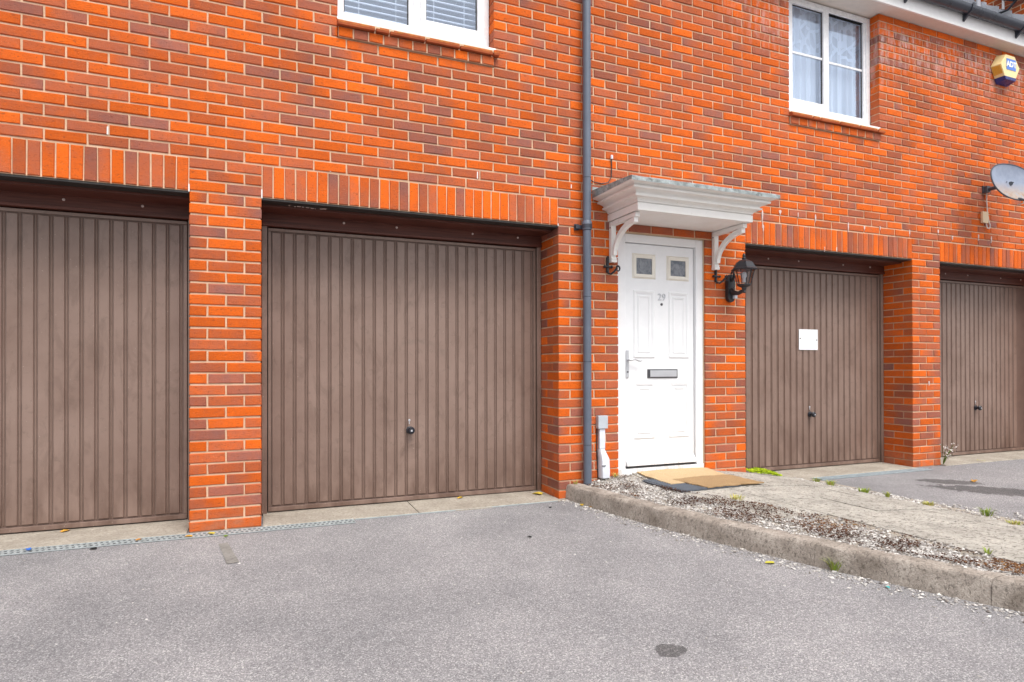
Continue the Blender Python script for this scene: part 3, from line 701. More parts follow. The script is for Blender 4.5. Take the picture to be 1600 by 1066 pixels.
MB().tube([(9.94, 1.12, 5.9), (9.94, 1.12, 8)], .028, 10).build('waste_pipe', 'pale_plastic', nh)
MB().tube([(9.94, .80, 6.02), (9.94, .80, 8)], .016, 10).build('waste_pipe', 'upvc', nh)
MB().tube([(9.93, .90, 6.25), (9.93, .66, 6.08), (9.93, .50, 6.06), (9.93, .2, 6.1)], .028, 10).build('black_pipe', 'gutter', nh)
MB().tube([(9.93, .62, 6.07), (9.93, .74, 5.98), (9.93, .85, 5.99)], .016, 8).build('black_pipe', 'gutter', nh)

gt = tag(empty('gutter', (6, -.2, 4.95)), 'black half-round gutter along the white fascia', 'gutter')
mb = MB(); prof = [(-.205+.058*math.cos(math.pi+math.pi*k/12), 4.978+.062*math.sin(math.pi+math.pi*k/12)) for k in range(13)]
prof = [(-.263, 4.99), *prof[0:], (-.147, 4.99)]; inn = [(-.205+(p[0]+.205)*.93, p[1]+.004) for p in prof][::-1]
mb.prism(prof+inn, 'x', RX0, 9.97).build('channel', 'gutter', gt, smooth=True)
for x in (-1.5, -.6, .3, 1.2, 2.1, 3.0, 3.9, 4.8, 5.72, 6.62, 7.55, 8.47, 9.4):
    br_ = MB(); pr = [(-.205+.066*math.cos(math.pi+math.pi*k/10), 4.976+.069*math.sin(math.pi+math.pi*k/10)) for k in range(11)]
    pr = [(-.274, 5.0)]+pr+[(-.139, 5.0)]; br_.prism(pr+[(-.205+(p[0]+.205)*.9, p[1]+.006) for p in pr][::-1], 'x', x-.018, x+.018)
    br_.prism([(-.156, 4.87), (-.160, 4.855), (-.225, 4.912), (-.205, 4.925), (-.156, 4.935)], 'x', x-.012, x+.012); br_.build('bracket', 'gutter', gt)

# ------------------------------------------------------------------ downpipe
dp = tag(empty('downpipe', (2.94, -.06, .1)), 'slate grey plastic downpipe between garage and front door', 'downpipe')
X, Y = 2.932, -.062; R = .034
for z0, z1, r in ((.095, .447, R), (.447, 1.133, R), (1.133, 1.667, R), (1.667, 2.215, R), (2.215, 2.65, R), (2.65, 4.95, R)):
    MB().lathe([(r, z0+.0015), (r, z1-.0015)], (X, Y, 0), 'z', 24).build('pipe', 'pipe', dp, smooth=True)
MB().lathe([(R+.002, 2.218), (R+.006, 2.222), (R+.006, 2.285), (R+.002, 2.292)], (X, Y, 0), 'z', 24).build('socket', 'pipe', dp, smooth=True)
cl = MB(); cl.lathe([(R+.0085, 2.232), (R+.0085, 2.262)], (X, Y, 0), 'z', 24); cl.box(X-.085, X+.06, -.03, -.004, 2.232, 2.262); cl.box(X-.09, X-.05, -.012, -.003, 2.222, 2.272)
clo = cl.build('clip', 'gutter', dp); MB().lathe([(.009, 0), (.006, -.006), (.001, -.007)], (X-.07, -.012, 2.247), 'y', 10).build('screw', 'chrome', clo)
for z in (2.650, .447, 1.133): MB().lathe([(R+.0012, z-.002), (R+.0012, z+.002)], (X, Y, 0), 'z', 24).build('joint_ring', 'gutter', dp)

# ------------------------------------------------------------------ canopy
cn = tag(empty('door_canopy', (3.74, 0, 2.3)), 'cream moulded canopy with lead top over the front door', 'canopy')
CX0, CX1, CD = 3.165, 4.315, .455; zs_ = 2.318
prof = [(0, zs_), (0, 2.374), (-.012, 2.375), (-.012, 2.382), (.000, 2.384), (.004, 2.394), (.014, 2.405), (.034, 2.412), (.052, 2.414), (.054, 2.427), (.040, 2.429), (.040, 2.436), (.046, 2.444), (.060, 2.453), (.084, 2.459), (.100, 2.461), (.102, 2.474), (.090, 2.476), (.090, 2.482), (.102, 2.488), (.128, 2.494), (.146, 2.496), (.148, 2.504)]
vs = []; fs = []
for o_, z in prof: vs += [(CX0-o_, -.002, z), (CX0-o_, -CD-o_, z), (CX1+o_, -CD-o_, z), (CX1+o_, -.002, z)]
for i in range(len(prof)-1): fs += [(i*4+k, i*4+k+1, (i+1)*4+k+1, (i+1)*4+k) for k in range(3)]
L = (len(prof)-1)*4; fs += [(L, L+1, L+2, L+3)]
MB().add(vs, fs).build('moulding', 'cream', cn)
MB().box(CX0+.004, CX1-.004, -CD+.004, -.003, zs_+.003, zs_+.015).build('soffit', 'cream', cn)
mb = MB(); o_ = .152; rr = lambda: random.uniform(-.002, .002); n = 14; vs = []
for i in range(n+1):
    x = CX0-o_+(CX1-CX0+2*o_)*i/n
    vs += [(x, -.003, 2.570), (x, -CD-o_+.010, 2.530+rr()), (x, -CD-o_+rr(), 2.524), (x, -CD-o_+rr(), 2.494+rr()), (x, -CD-o_+.008, 2.505), (x, -.003, 2.505)]
mb.add(vs, [(i*6+k, i*6+k+1, (i+1)*6+k+1, (i+1)*6+k) for i in range(n) for k in range(5)]+[tuple(range(6)), tuple(n*6+k for k in range(6))[::-1]])
mb.build('lead_top', 'lead', cn)
MB().box(CX0-.15, CX1+.15, -.006, -.0025, 2.560, 2.600).build('flashing', 'lead', cn)
for bx0 in (CX0+.012, CX1-.056):
    bk = MB(); bx1 = bx0+.046
    bk.box(bx0, bx1, -.040, -.003, 1.985, zs_-.002); bk.box(bx0+.002, bx1-.002, -.40, -.040, zs_-.038, zs_-.002)
    bk.box(bx0-.004, bx1+.004, -.052, -.003, 1.972, 1.996); bk.box(bx0-.002, bx1+.002, -.048, -.003, 1.998, 2.012)
    arc = []; n = 10
    for i in range(n+1):
        t = i/n*math.pi/2; arc.append((-.040-.34*(1-math.cos(t)), 2.035+.245*math.sin(t)))
    arc2 = [(p[0]-.030*math.cos(i/n*math.pi/2)*.9, p[1]-.032*math.sin(i/n*math.pi/2)-.008) for i, p in enumerate(arc)]
    bk.prism(arc+arc2[::-1], 'x', bx0+.004, bx1-.004)
    bo = bk.build('bracket', 'cream', cn, bevel=.002)
    MB().lathe([(.006, 0), (.006, .004)], (bx0-.004, -.022, 2.265), 'x', 8).build('screw', 'dark_metal', bo)

# ------------------------------------------------------------------ iron hooks and lantern
def scroll(x0, z0, label, toward):
    r_ = tag(empty('scroll_hook', (x0, 0, z0)), label, 'hook', 'black scroll hooks beside the canopy brackets')
    t = MB(); k_ = .72
    rel = [(0, -.020, .09), (0, -.016, .03), (0, -.018, -.03), (.004, -.03, -.058), (.02, -.06, -.064), (.045, -.09, -.045), (.065, -.115, -.018)]
    for k in range(9):
        a_ = math.radians(120-k*38); q = .026*(1-k*.055); rel.append((.072+q*math.cos(a_)*.7, -.125-q*math.cos(a_)*.7, -.026+q*math.sin(a_)))
    pts = [(x0+toward*p[0]*k_, p[1]*k_, z0+p[2]) for p in rel]
    t.tube(pts, [.009]*7+[.0086-.0005*k for k in range(9)], 8).build('hook', 'iron', r_, smooth=True)
    c_ = MB(); c_.tube([(x0-.034, -.018, z0), (x0+.034, -.018, z0)], .008, 8); c_.lathe([(.012, -.040), (.012, -.030), (.007, -.028)], (x0, -.018, z0), 'x', 10); c_.lathe([(.012, .040), (.012, .030), (.007, .028)], (x0, -.018, z0), 'x', 10); c_.box(x0-.012, x0+.012, -.012, -.003, z0-.05, z0+.08)
    c_.build('cross_bar', 'iron', r_, smooth=True)
scroll(3.158, 1.935, 'black iron scroll hook on the brickwork beside the downpipe', 1)
scroll(4.300, 1.915, 'black iron scroll hook above the wall lantern', 1)
ln = tag(empty('wall_lantern', (4.44, 0, 1.75)), 'black wall lantern with glass panes beside the white door', 'lantern')
LX, LY, LZb = 4.452, -.20, 1.900
bp_ = MB(); out = []
for i in range(24):
    t = i/24*math.tau; w = .054+.014*math.cos(2*t)
    out.append((LX+w*math.sin(t)*1.05, 1.812+.130*math.cos(t)))
bp_.prism(out, 'y', -.045, -.003); bpo = bp_.build('backplate', 'iron', ln, bevel=.010, smooth=True)
ar = MB(); ar.tube([(LX, -.02, 1.80), (LX, -.07, 1.765), (LX, -.13, 1.755), (LX, LY, 1.775)], [.032, .024, .018, .016], 10)
ar.tube([(LX, -.02, 1.87), (LX, -.055, 1.885), (LX, -.075, 1.92), (LX, -.065, 1.955), (LX, -.045, 1.96), (LX, -.035, 1.945)], [.014, .013, .011, .009, .008, .007], 8); ar.build('arm', 'iron', ln, smooth=True)
MB().box(LX+.008, LX+.038, -.075, -.046, 1.715, 1.745).build('sensor', 'pale_plastic', ln, bevel=.002)
ro = math.radians(30)
def hexring(r, z): return [(LX+r*math.cos(k*math.tau/6+ro), LY+r*math.sin(k*math.tau/6+ro), z) for k in range(6)]
cage = MB(); lo_, hi_ = hexring(.056, LZb-.080), hexring(.092, LZb+.058)
for p, q in zip(lo_, hi_): cage.tube([p, q], .0045, 6)
for ring in (lo_, hi_):
    for i in range(6): cage.tube([ring[i], ring[(i+1) % 6]], .0045, 6)
cage.build('cage', 'iron', ln)
for i in range(6):
    a_, b_ = lo_[i], lo_[(i+1) % 6]; c_, d_ = hi_[(i+1) % 6], hi_[i]
    MB().quad(a_, b_, c_, d_).build('pane', 'lamp_glass', ln)
MB().lathe([(.012, -.150), (.018, -.142), (.013, -.128), (.020, -.118), (.024, -.100), (.046, -.092), (.061, -.080), (.061, -.072)], (LX, LY, LZb), 'z', 12).build('base', 'iron', ln, smooth=True)
MB().lathe([(.116, .056), (.118, .063), (.104, .074), (.088, .100), (.070, .126), (.044, .142), (.024, .149), (.018, .156)], (LX, LY, LZb), 'z', 6).build('roof', 'iron', ln)
MB().lathe([(.014, .152), (.020, .162), (.011, .174), (.015, .184), (.008, .200), (.001, .208)], (LX, LY, LZb), 'z', 10).build('finial', 'iron', ln, smooth=True)
MB().lathe([(.014, -.055), (.014, -.02), (.024, .0), (.020, .03), (.008, .04)], (LX, LY, LZb), 'z', 12).build('bulb', 'pale_plastic', ln, smooth=True)

# ------------------------------------------------------------------ cable box by the door
cb_ = tag(empty('cable_box', (3.09, 0, .2)), 'grey cable entry box and white duct at the foot of the wall', 'cable box')
MB().box(3.045, 3.136, -.048, -.003, .572, .680).build('cover', 'grey_plastic', cb_, bevel=.004)
MB().box(3.062, 3.116, -.036, -.003, .402, .570).build('duct', 'pale_plastic', cb_, bevel=.004)
sh = MB(); sec = []
for (x0, x1, y, z) in ((3.060, 3.118, -.038, .400), (3.060, 3.118, -.040, .392), (3.064, 3.150, -.062, .318), (3.064, 3.152, -.068, .21), (3.066, 3.150, -.066, .16)): sec.append((x0, x1, y, z))
vs = []
for x0, x1, y, z in sec: vs += [(x0, -.003, z), (x0, y*.7, z), (x0+.010, y, z), (x1-.010, y, z), (x1, y*.7, z), (x1, -.003, z)]
sh.add(vs, [(i*6+k, i*6+k+1, (i+1)*6+k+1, (i+1)*6+k) for i in range(4) for k in range(5)]+[tuple(range(6)), tuple(24+k for k in range(6))[::-1]])
sh.build('shroud', 'pale_plastic', cb_, smooth=True)
MB().box(3.070, 3.100, -.072, -.060, .262, .268).build('slot', 'steel_black', cb_)
MB().tube([(3.052, -.006, .57), (3.050, -.006, .42), (3.056, -.006, .30), (3.064, -.006, .15)], .004, 6).build('cable', 'cable_black', cb_)

# cable hanging off the wall by the canopy
wc = MB(); wc.tube([(2.97, -.03, 2.655), (3.02, -.012, 2.64), (3.10, -.010, 2.635), (3.165, -.012, 2.65), (3.195, -.012, 2.70), (3.20, -.010, 2.78), (3.20, -.006, 2.86)], .0045, 8)
wco = tag(wc.build('wall_cable', 'cable_black', smooth=True), 'thin black cable looping up the bricks above the canopy', 'cable')
MB().lathe([(.011, 0), (.011, .028), (.005, .034)], (3.20, -.012, 2.855), 'z', 10).build('cable_end', 'pale_plastic', wco)

# ------------------------------------------------------------------ alarm bell box
ab = tag(empty('alarm_box', (8.45, 0, 4.55)), 'yellow hexagonal alarm box lettered ADT high on the wall', 'alarm box')
ac = (8.475, 4.545)
def hexp(s, sx=1., dx=0.):
    return [(ac[0]+dx-.095*s*sx, ac[1]+.165*s), (ac[0]+dx+.095*s*sx, ac[1]+.165*s), (ac[0]+dx+.20*s*sx, ac[1]+.02*s), (ac[0]+dx+.10*s*sx, ac[1]-.165*s), (ac[0]+dx-.10*s*sx, ac[1]-.165*s), (ac[0]+dx-.20*s*sx, ac[1]+.02*s)]
back, front = hexp(1.), hexp(.86)
zb = ac[1]-.105
def clip_body():
    vs = [(p[0], -.003, p[1]) for p in back]+[(p[0], -.10, p[1]) for p in front]
    return vs
vs = clip_body(); MB().add(vs, [(6, 7, 8, 9, 10, 11)]+[(i, (i+1) % 6, 6+(i+1) % 6, 6+i) for i in range(6)]+[(5, 4, 3, 2, 1, 0)]).build('cover', 'bell_cream', ab, bevel=.006)
base_ = MB(); fb, ff = hexp(1.02), hexp(.88)
def lowpart(h, y, zt):
    a_, b_, c_, d_ = h[2], h[3], h[4], h[5]
    def at(p, q, z): t = (z-p[1])/(q[1]-p[1]); return (p[0]+(q[0]-p[0])*t, y, z)
    return [at(a_, b_, zt), (b_[0], y, b_[1]), (c_[0], y, c_[1]), at(d_, c_, zt)]
q1 = lowpart(fb, -.0035, ac[1]-.112); q2 = lowpart(ff, -.103, ac[1]-.108)
base_.add(q1+q2, [(4, 5, 6, 7), (3, 2, 1, 0), (0, 1, 5, 4), (1, 2, 6, 5), (2, 3, 7, 6), (3, 0, 4, 7)]).build('strobe', 'bell_blue', ab, bevel=.004)
for i in range(8):
    t0 = .10+.78*i/8; t1 = t0+.065
    def side(t, y, k): # down the left lower face
        p = (back[5][0]+(back[4][0]-back[5][0])*t, back[5][1]+(back[4][1]-back[5][1])*t); f_ = (front[5][0]+(front[4][0]-front[5][0])*t, front[5][1]+(front[4][1]-front[5][1])*t)
        return (p[0]+(f_[0]-p[0])*y-k, -.003-.097*y, p[1]+(f_[1]-p[1])*y-k*.5)
    t0 *= .66; t1 *= .66
    g_ = MB(); g_.add([side(t0, .08, .005), side(t0, .90, .005), side(t1, .90, .005), side(t1, .08, .005), side(t0, .08, -.004), side(t0, .90, -.004), side(t1, .90, -.004), side(t1, .08, -.004)], [(0, 1, 2, 3), (7, 6, 5, 4), (0, 4, 5, 1), (1, 5, 6, 2), (2, 6, 7, 3), (3, 7, 4, 0)])
    g_.build('louvre', 'bell_yellow', ab)
lg = MB(); lg.box(ac[0]-.075, ac[0]+.095, -.1035, -.1005, ac[1]-.028, ac[1]+.098); lgo = lg.build('logo', 'logo_blue', ab)
text_mesh('lettering', 'ADT', .088, 'logo_white', ab, (ac[0]+.010, -.1055, ac[1]+.034), (1, 0, 0), (0, 0, 1), .0012, .004)

# ------------------------------------------------------------------ satellite dish
sd = tag(empty('satellite_dish', (8.2, -.2, 3.1)), 'grey rust-stained satellite dish bracketed to the brickwork', 'satellite dish')
c0 = Vector((8.075, -.36, 3.105)); nrm = Vector((-.05, -1, .24)).normalized(); ux = Vector((1, -.05, 0)); ux = (ux-nrm*ux.dot(nrm)).normalized(); uz = nrm.cross(ux)*-1
if uz.z < 0: uz = -uz
vs = [c0-nrm*.052]; fs = []; NR, NS = 8, 40; RXd, RZd = .36, .215
def sup(k):
    t = k*math.tau/NS; c_, s_ = math.cos(t), math.sin(t); p = .88
    return math.copysign(abs(c_)**p, c_), math.copysign(abs(s_)**p, s_)
for j in range(1, NR+1):
    q = j/NR
    for k in range(NS):
        cu_, su_ = sup(k); vs.append(c0+ux*RXd*q*cu_+uz*RZd*q*su_-nrm*.052*(1-q*q))
fs += [(0, 1+k, 1+(k+1) % NS) for k in range(NS)]
for j in range(NR-1): fs += [(1+j*NS+k, 1+j*NS+(k+1) % NS, 1+(j+1)*NS+(k+1) % NS, 1+(j+1)*NS+k) for k in range(NS)]
nv = len(vs); vs += [v-nrm*.012 for v in vs]; fs += [tuple(i+nv for i in f[::-1]) for f in fs]
e0 = 1+(NR-1)*NS; fs += [(e0+k, e0+(k+1) % NS, nv+e0+(k+1) % NS, nv+e0+k) for k in range(NS)]
MB().add(vs, fs).build('reflector', 'dish', sd, smooth=True)
rim = MB(); rim.tube([c0+ux*RXd*sup(k)[0]+uz*RZd*sup(k)[1]-nrm*.004 for k in range(NS+1)], .0075, 6, False).build('rim', 'dish_dark', sd, smooth=True)
for du, dv in ((-.055, .02), (.055, .025), (-.03, -.115)):
    p = c0+ux*du+uz*dv-nrm*.045; MB().tube([p, p+nrm*.004], .006, 8).build('bolt', 'steel_black', sd)
wm = MB(); wm.prism([(8.115, 3.165), (8.20, 3.145), (8.20, 3.10), (8.115, 3.075)], 'y', -.014, -.003); wm.tube([(8.16, -.01, 3.12), (8.17, -.12, 3.12), (8.14, -.27, 3.11), (8.075, -.40+.08, 3.10)], .022, 10); wm.box(8.125, 8.19, -.05, -.012, 3.085, 3.155)
wm.build('mount', 'dish_dark', sd, smooth=True)
la = MB(); la.tube([c0-uz*(RZd-.02)-nrm*.01, c0-uz*(RZd+.03)+nrm*.05, c0-uz*(RZd*.95)+nrm*.36+ux*.02], [.014, .014, .012], 8).build('feed_arm', 'dish_dark', sd, smooth=True)
MB().lathe([(.02, -.03), (.028, -.02), (.028, .03), (.02, .04)], tuple(c0-uz*(RZd*.95)+nrm*.37+ux*.02), 'y', 12).build('receiver', 'pale_plastic', sd, smooth=True)
p = c0-uz*(RZd-.02)
MB().tube([p+nrm*.02+ux*.005, p+nrm*.02+ux*.02-uz*.03, p+nrm*.0+ux*.045-uz*.055, p-nrm*.06+ux*.05-uz*.04], .007, 8).build('cable', 'cable', sd, smooth=True)
jb = tag(empty('junction_box', (8.13, 0, 2.8)), 'small cream junction box with white cable below the dish', 'junction box')
MB().box(8.085, 8.185, -.030, -.003, 2.735, 2.865).build('cover', 'jbox', jb, bevel=.004)
MB().tube([(8.172, -.02, 3.09), (8.180, -.012, 3.0), (8.195, -.012, 2.86), (8.21, -.014, 2.78), (8.235, -.016, 2.72), (8.225, -.016, 2.68), (8.185, -.016, 2.68), (8.165, -.014, 2.735)], .006, 8).build('cable', 'cable', jb, smooth=True)

# notice on the third garage door
npz = MB(); npz.box(5.690, 5.955, .3475, .3525, 1.268, 1.485)
npo = tag(npz.build('notice_plate', 'notice', bevel=.001), 'blank-looking white notice screwed to a brown garage door', 'notice')
for x, z in ((5.708, 1.388), (5.938, 1.374)): MB().lathe([(.007, 0), (.007, -.002), (.002, -.004)], (x, .3475, z), 'y', 10).build('screw', 'steel_black', npo)

# ------------------------------------------------------------------ weep vents and lime runs
def weep(x, z, h=.055): MB().box(x-.0045, x+.0045, .0005, .006, z, z+h).build('weep_vent', 'cable', bld)
for x, z, h in ((-.002, LZ-.006, .05), (.442, LZ-.006, .06), (.895, 2.48, .05), (2.02, 2.48, .0), (1.32, 2.555, .06), (-.46, 2.555, .05), (2.0, 2.555, .06), (1.87, LZ+.006, .02), (2.92-.1, 2.56, .04), (2.698, LZ-.004, .02), (5.83, LZ+.006, .04)):
    if h: weep(x, z, h)
def run(x, z, h, w):
    mb = MB(); n = 7; L, Rr = [], []
    for i in range(n):
        t = i/(n-1); ww = w*(.35+.65*math.sin(math.pi*min(1, t*1.15+.08)))*(1-.6*t)+random.uniform(-.003, .003)
        L.append((x-ww, -.0032, z-h*t)); Rr.append((x+ww, -.0032, z-h*t))
    vs = L+Rr+[(p[0], .006, p[2]) for p in L+Rr]; o = 2*n
    fs = [(i, n+i, n+i+1, i+1) for i in range(n-1)]+[(i, i+1, o+i+1, o+i) for i in range(n-1)]+[(n+i+1, n+i, o+n+i, o+n+i+1) for i in range(n-1)]
    mb.add(vs, fs).build('lime_run', 'white_run', bld)
for x, y_, h, w in ((4.86, 2.58, .17, .010), (4.87, 2.44, .10, .008), (5.31, 2.60, .06, .008), (5.54, 2.60, .08, .009), (5.99, 2.56, .10, .010), (6.22, 2.545, .05, .011), (6.90, 2.56, .07, .010), (7.36, 2.60, .06, .012), (8.05, 2.60, .07, .012), (8.28, 2.60, .08, .012), (5.08, 2.60, .05, .02), (6.45, 2.56, .04, .006), (5.66, 2.29, .05, .006), (7.2, .93, .05, .012), (7.6, 2.55, .05, .01)):
    run(x, y_, h, w)

# ------------------------------------------------------------------ drain channels
def drain(x0, x1, yf, yb, mat, label, slots=True):
    d = tag(empty('drain_channel', ((x0+x1)/2, yf, 0)), label, 'drain')
    MB().quad((x0, yf, .0015), (x1, yf, .0015), (x1, yb, .0015), (x0, yb, .0015)).build('channel', 'void', d)
    g = MB(); w = (yb-yf); z0, z1 = .003, .0085
    g.box(x0, x1, yf, yf+w*.12, z0, z1); g.box(x0, x1, yf+w*.44, yf+w*.56, z0, z1); g.box(x0, x1, yb-w*.12, yb, z0, z1)
    p = .030; n = int((x1-x0)/p)
    for i in range(n):
        x = x0+i*p; g.box(x, x+.013, yf+w*.12, yf+w*.44, z0, z1-.001); g.box(x+p/2, x+p/2+.013, yf+w*.56, yb-w*.12, z0, z1-.001)
    g.build('grate', mat, d)
drain(-2.4, 1.05, -.150, -.040, 'galv', 'slotted galvanised drain along the two left garage doors')
es = MB(); es.box(1.06, 2.66, -.062, -.052, .002, .009); tag(es.build('drain_edge', 'galv'), 'thin buried metal drain edge before the wide garage apron', 'drain')
drain(5.42, 7.0, -.175, -.065, 'galv_blue', 'dull blue-grey drain in front of the third garage door')

# ------------------------------------------------------------------ doormats
def mat_(name, cor, z, th, mat, label, fuzz=0., ridges=0):
    mb = MB(); n = 14; c = [Vector((*p, 0)) for p in cor]; top = []
    for j in range(n+1):
        for i in range(n+1):
            u, v = i/n, j/n; p = (c[0]*(1-u)+c[1]*u)*(1-v)+(c[3]*(1-u)+c[2]*u)*v
            ed = i in (0, n) or j in (0, n); zz = hgt(p.x, max(0, -p.y))+z+th+(random.uniform(-fuzz, fuzz)*.6)-(.003 if ed else 0)
            top.append((p.x+(random.uniform(-fuzz, fuzz) if ed else 0), p.y+(random.uniform(-fuzz, fuzz) if ed else 0), zz))
    k = n+1; fs = [(j*k+i, j*k+i+1, (j+1)*k+i+1, (j+1)*k+i) for j in range(n) for i in range(n)]
    rim = [i for i in range(k)]+[j*k+n for j in range(1, k)]+[n*k+i for i in range(n-1, -1, -1)]+[j*k for j in range(n-1, 0, -1)]
    o = len(top); low = [(top[i][0], top[i][1], top[i][2]-th) for i in rim]; fs += [(rim[i], rim[(i+1) % len(rim)], o+(i+1) % len(rim), o+i) for i in range(len(rim))]
    ob = tag(mb.add(top+low, fs).build(name, mat), label, 'doormat', 'doormats')
    for r in range(ridges):
        u = (r+.5)/ridges; p = c[0]*(1-u)+c[1]*u; q = c[3]*(1-u)+c[2]*u
        MB().tube([(*(p+(q-p)*t).xy, hgt((p+(q-p)*t).x, max(0, -(p+(q-p)*t).y))+z+th+.001) for t in (.02, .25, .5, .75, .98)], .0045, 5).build('ridge', mat, ob)
    return ob
mat_('doormat', [(3.335, -.245), (3.40, -.70), (4.03, -.62), (3.95, -.17)], .003, .006, 'rubber', 'grey ribbed rubber mat lowest of the three doormats', 0, 16)
mat_('doormat', [(3.43, -.03), (3.47, -.46), (4.26, -.38), (4.20, .035)], .008, .009, 'coir', 'pale coir doormat lying against the white door threshold', .004)
mat_('doormat', [(3.58, -.32), (3.665, -.665), (4.31, -.58), (4.24, -.24)], .014, .009, 'coir_dark', 'worn brown coir doormat on top of the other mats', .005)

# ------------------------------------------------------------------ gravel, moss and chips
def scatter(name, pts, smin, smax, mat, flat=.6, tone=lambda x, y: random.random(), sink=.3):
    base = np.array([(1, 0, 0), (-1, 0, 0), (0, 1, 0), (0, -1, 0), (0, 0, 1), (0, 0, -1)], float)
    F = np.array([(0, 2, 4), (2, 1, 4), (1, 3, 4), (3, 0, 4), (2, 0, 5), (1, 2, 5), (3, 1, 5), (0, 3, 5)])
    V = []; T = []; N = len(pts)
    for (x, y, z) in pts:
        s = smin+(smax-smin)*random.random()**2.2; a_ = random.random()*math.tau; c_, s_ = math.cos(a_), math.sin(a_)
        q = base*(np.array([s*random.uniform(.7, 1.3), s*random.uniform(.6, 1.), s*flat*random.uniform(.6, 1.2)]))+rng.uniform(-.28, .28, (6, 3))*s
        xx = q[:, 0]*c_-q[:, 1]*s_+x; yy = q[:, 0]*s_+q[:, 1]*c_+y
        V.append(np.stack([xx, yy, q[:, 2]+z+s*flat*(1-2*sink)], 1)); t = tone(x, y); T += [(t, 0, 0)]*6
    V = np.concatenate(V); Fs = (F[None]+np.arange(N)[:, None, None]*6).reshape(-1, 3)
    me = bpy.data.meshes.new(name); me.from_pydata(V.tolist(), [], Fs.tolist()); a = me.attributes.new('tone', 'FLOAT_COLOR', 'POINT')
    a.data.foreach_set('color', np.array([(*q, 1.) for q in T], np.float32).ravel()); me.materials.append(M[mat]); return link(name, me)
from mathutils import noise as mn
def nz(x, y, s): return mn.noise(Vector((x*s, y*s, 3.7)))
pts = []
while len(pts) < 16000:
    d = random.uniform(0, 3.6)**1.0; lo = kx(d)+.105; hi = flag_left(d)+random.gauss(0, .05); x = random.uniform(lo, hi) if hi > lo else lo
    if d < .02: continue
    pts.append((x, -d, hgt(x, d)-.012+(.002 if x < flag_left(d) else .010)))
tag(scatter('gravel', pts, .0035, .0125, 'gravel', .6), 'grey limestone gravel between kerb and flagstone path', kind='stuff')
pts = []
while len(pts) < 7500:
    d = random.uniform(.05, 3.5); lo = kx(d)+.13; hi = flag_left(d)+.02; x = random.uniform(lo, hi)
    band = 1-abs((x-lo)/(hi-lo)-.55)*1.5
    if nz(x, d, 4.5)+.55*nz(x, d, 13) > .10-.20*band+random.uniform(-.28, .34)+(0.1 if d < .3 else 0): pts.append((x, -d, hgt(x, d)+.006))
tag(scatter('dead_moss', pts, .0025, .0085, 'moss', .45, lambda x, y: min(1, max(0, .35+.5*nz(x, y, 3)+random.uniform(-.3, .3)))), 'dead brown moss clumped over the pale gravel', kind='stuff')
pts = []
while len(pts) < 1700:
    d = random.uniform(.05, 3.5); x = kx(d)-abs(random.gauss(0, .035+.03*min(1.6, d)))-.004
    pts.append((x, -d, .001))
tag(scatter('loose_gravel', pts, .003, .012, 'gravel', .55), 'pale loose chippings gathered along the foot of the kerb', kind='stuff')
pts = []
while len(pts) < 1900:
    d = random.uniform(.12, 3.2); w = lerp([(0, .03), (.5, .10), (1.0, .25), (1.7, .55), (3.2, .9)], d); x = 5.09+w*random.random()**1.2
    pts.append((x, -d, max(.002, hgt(x, d)-.010)))
tag(scatter('gravel_strip', pts, .005, .015, 'gravel', .6), 'strip of gravel between path and right-hand driveway', kind='stuff')
pts = []
while len(pts) < 800:
    x = random.uniform(-1.6, 3.3); y = -random.uniform(.2, 3.9)
    if x < kx(-y)-.03: pts.append((x, y, .0005))
for i in range(120): pts.append((random.uniform(5.9, 8.5), -random.uniform(.2, 1.8), .0005))
tag(scatter('stone_chips', pts, .0015, .0085, 'gravel', .5, lambda x, y: random.uniform(.25, .95)), 'small pale stone chips scattered over the asphalt', kind='stuff')

pts = []
for i in range(700):
    d = random.uniform(.3, 3.2); x = random.uniform(max(3.42, flag_left(d)), 5.06); pts.append((x, -d, hgt(x, d)))
tag(scatter('path_grit', pts, .0015, .006, 'gravel', .5, lambda x, y: random.random()*.6), 'grit strewn over the worn flagstones', kind='stuff')
# ------------------------------------------------------------------ weeds, moss, leaves, litter
def blades(n, h, spread, tone0, cx, cy, cz):
    mb = MB()
    for i in range(n):
        a_ = random.random()*math.tau; r = spread*random.random()**.7; x, y = cx+r*math.cos(a_)*.6, cy+r*math.sin(a_)*.6
        lean = random.uniform(.2, 1.1); hh = h*random.uniform(.45, 1.); w = random.uniform(.0015, .0032); dx, dy = math.cos(a_)*hh*lean, math.sin(a_)*hh*lean
        px, py = -math.sin(a_)*w, math.cos(a_)*w; t = (min(1, max(0, tone0+random.uniform(-.3, .3))), 0, 0)
        mb.add([(x-px, y-py, cz-.004), (x+px, y+py, cz-.004), (x+dx*.45+px, y+dy*.45+py, cz+hh*.62), (x+dx*.45-px, y+dy*.45-py, cz+hh*.62), (x+dx, y+dy, cz+hh*.85)], [(0, 1, 2, 3), (3, 2, 4)], t)
    return mb
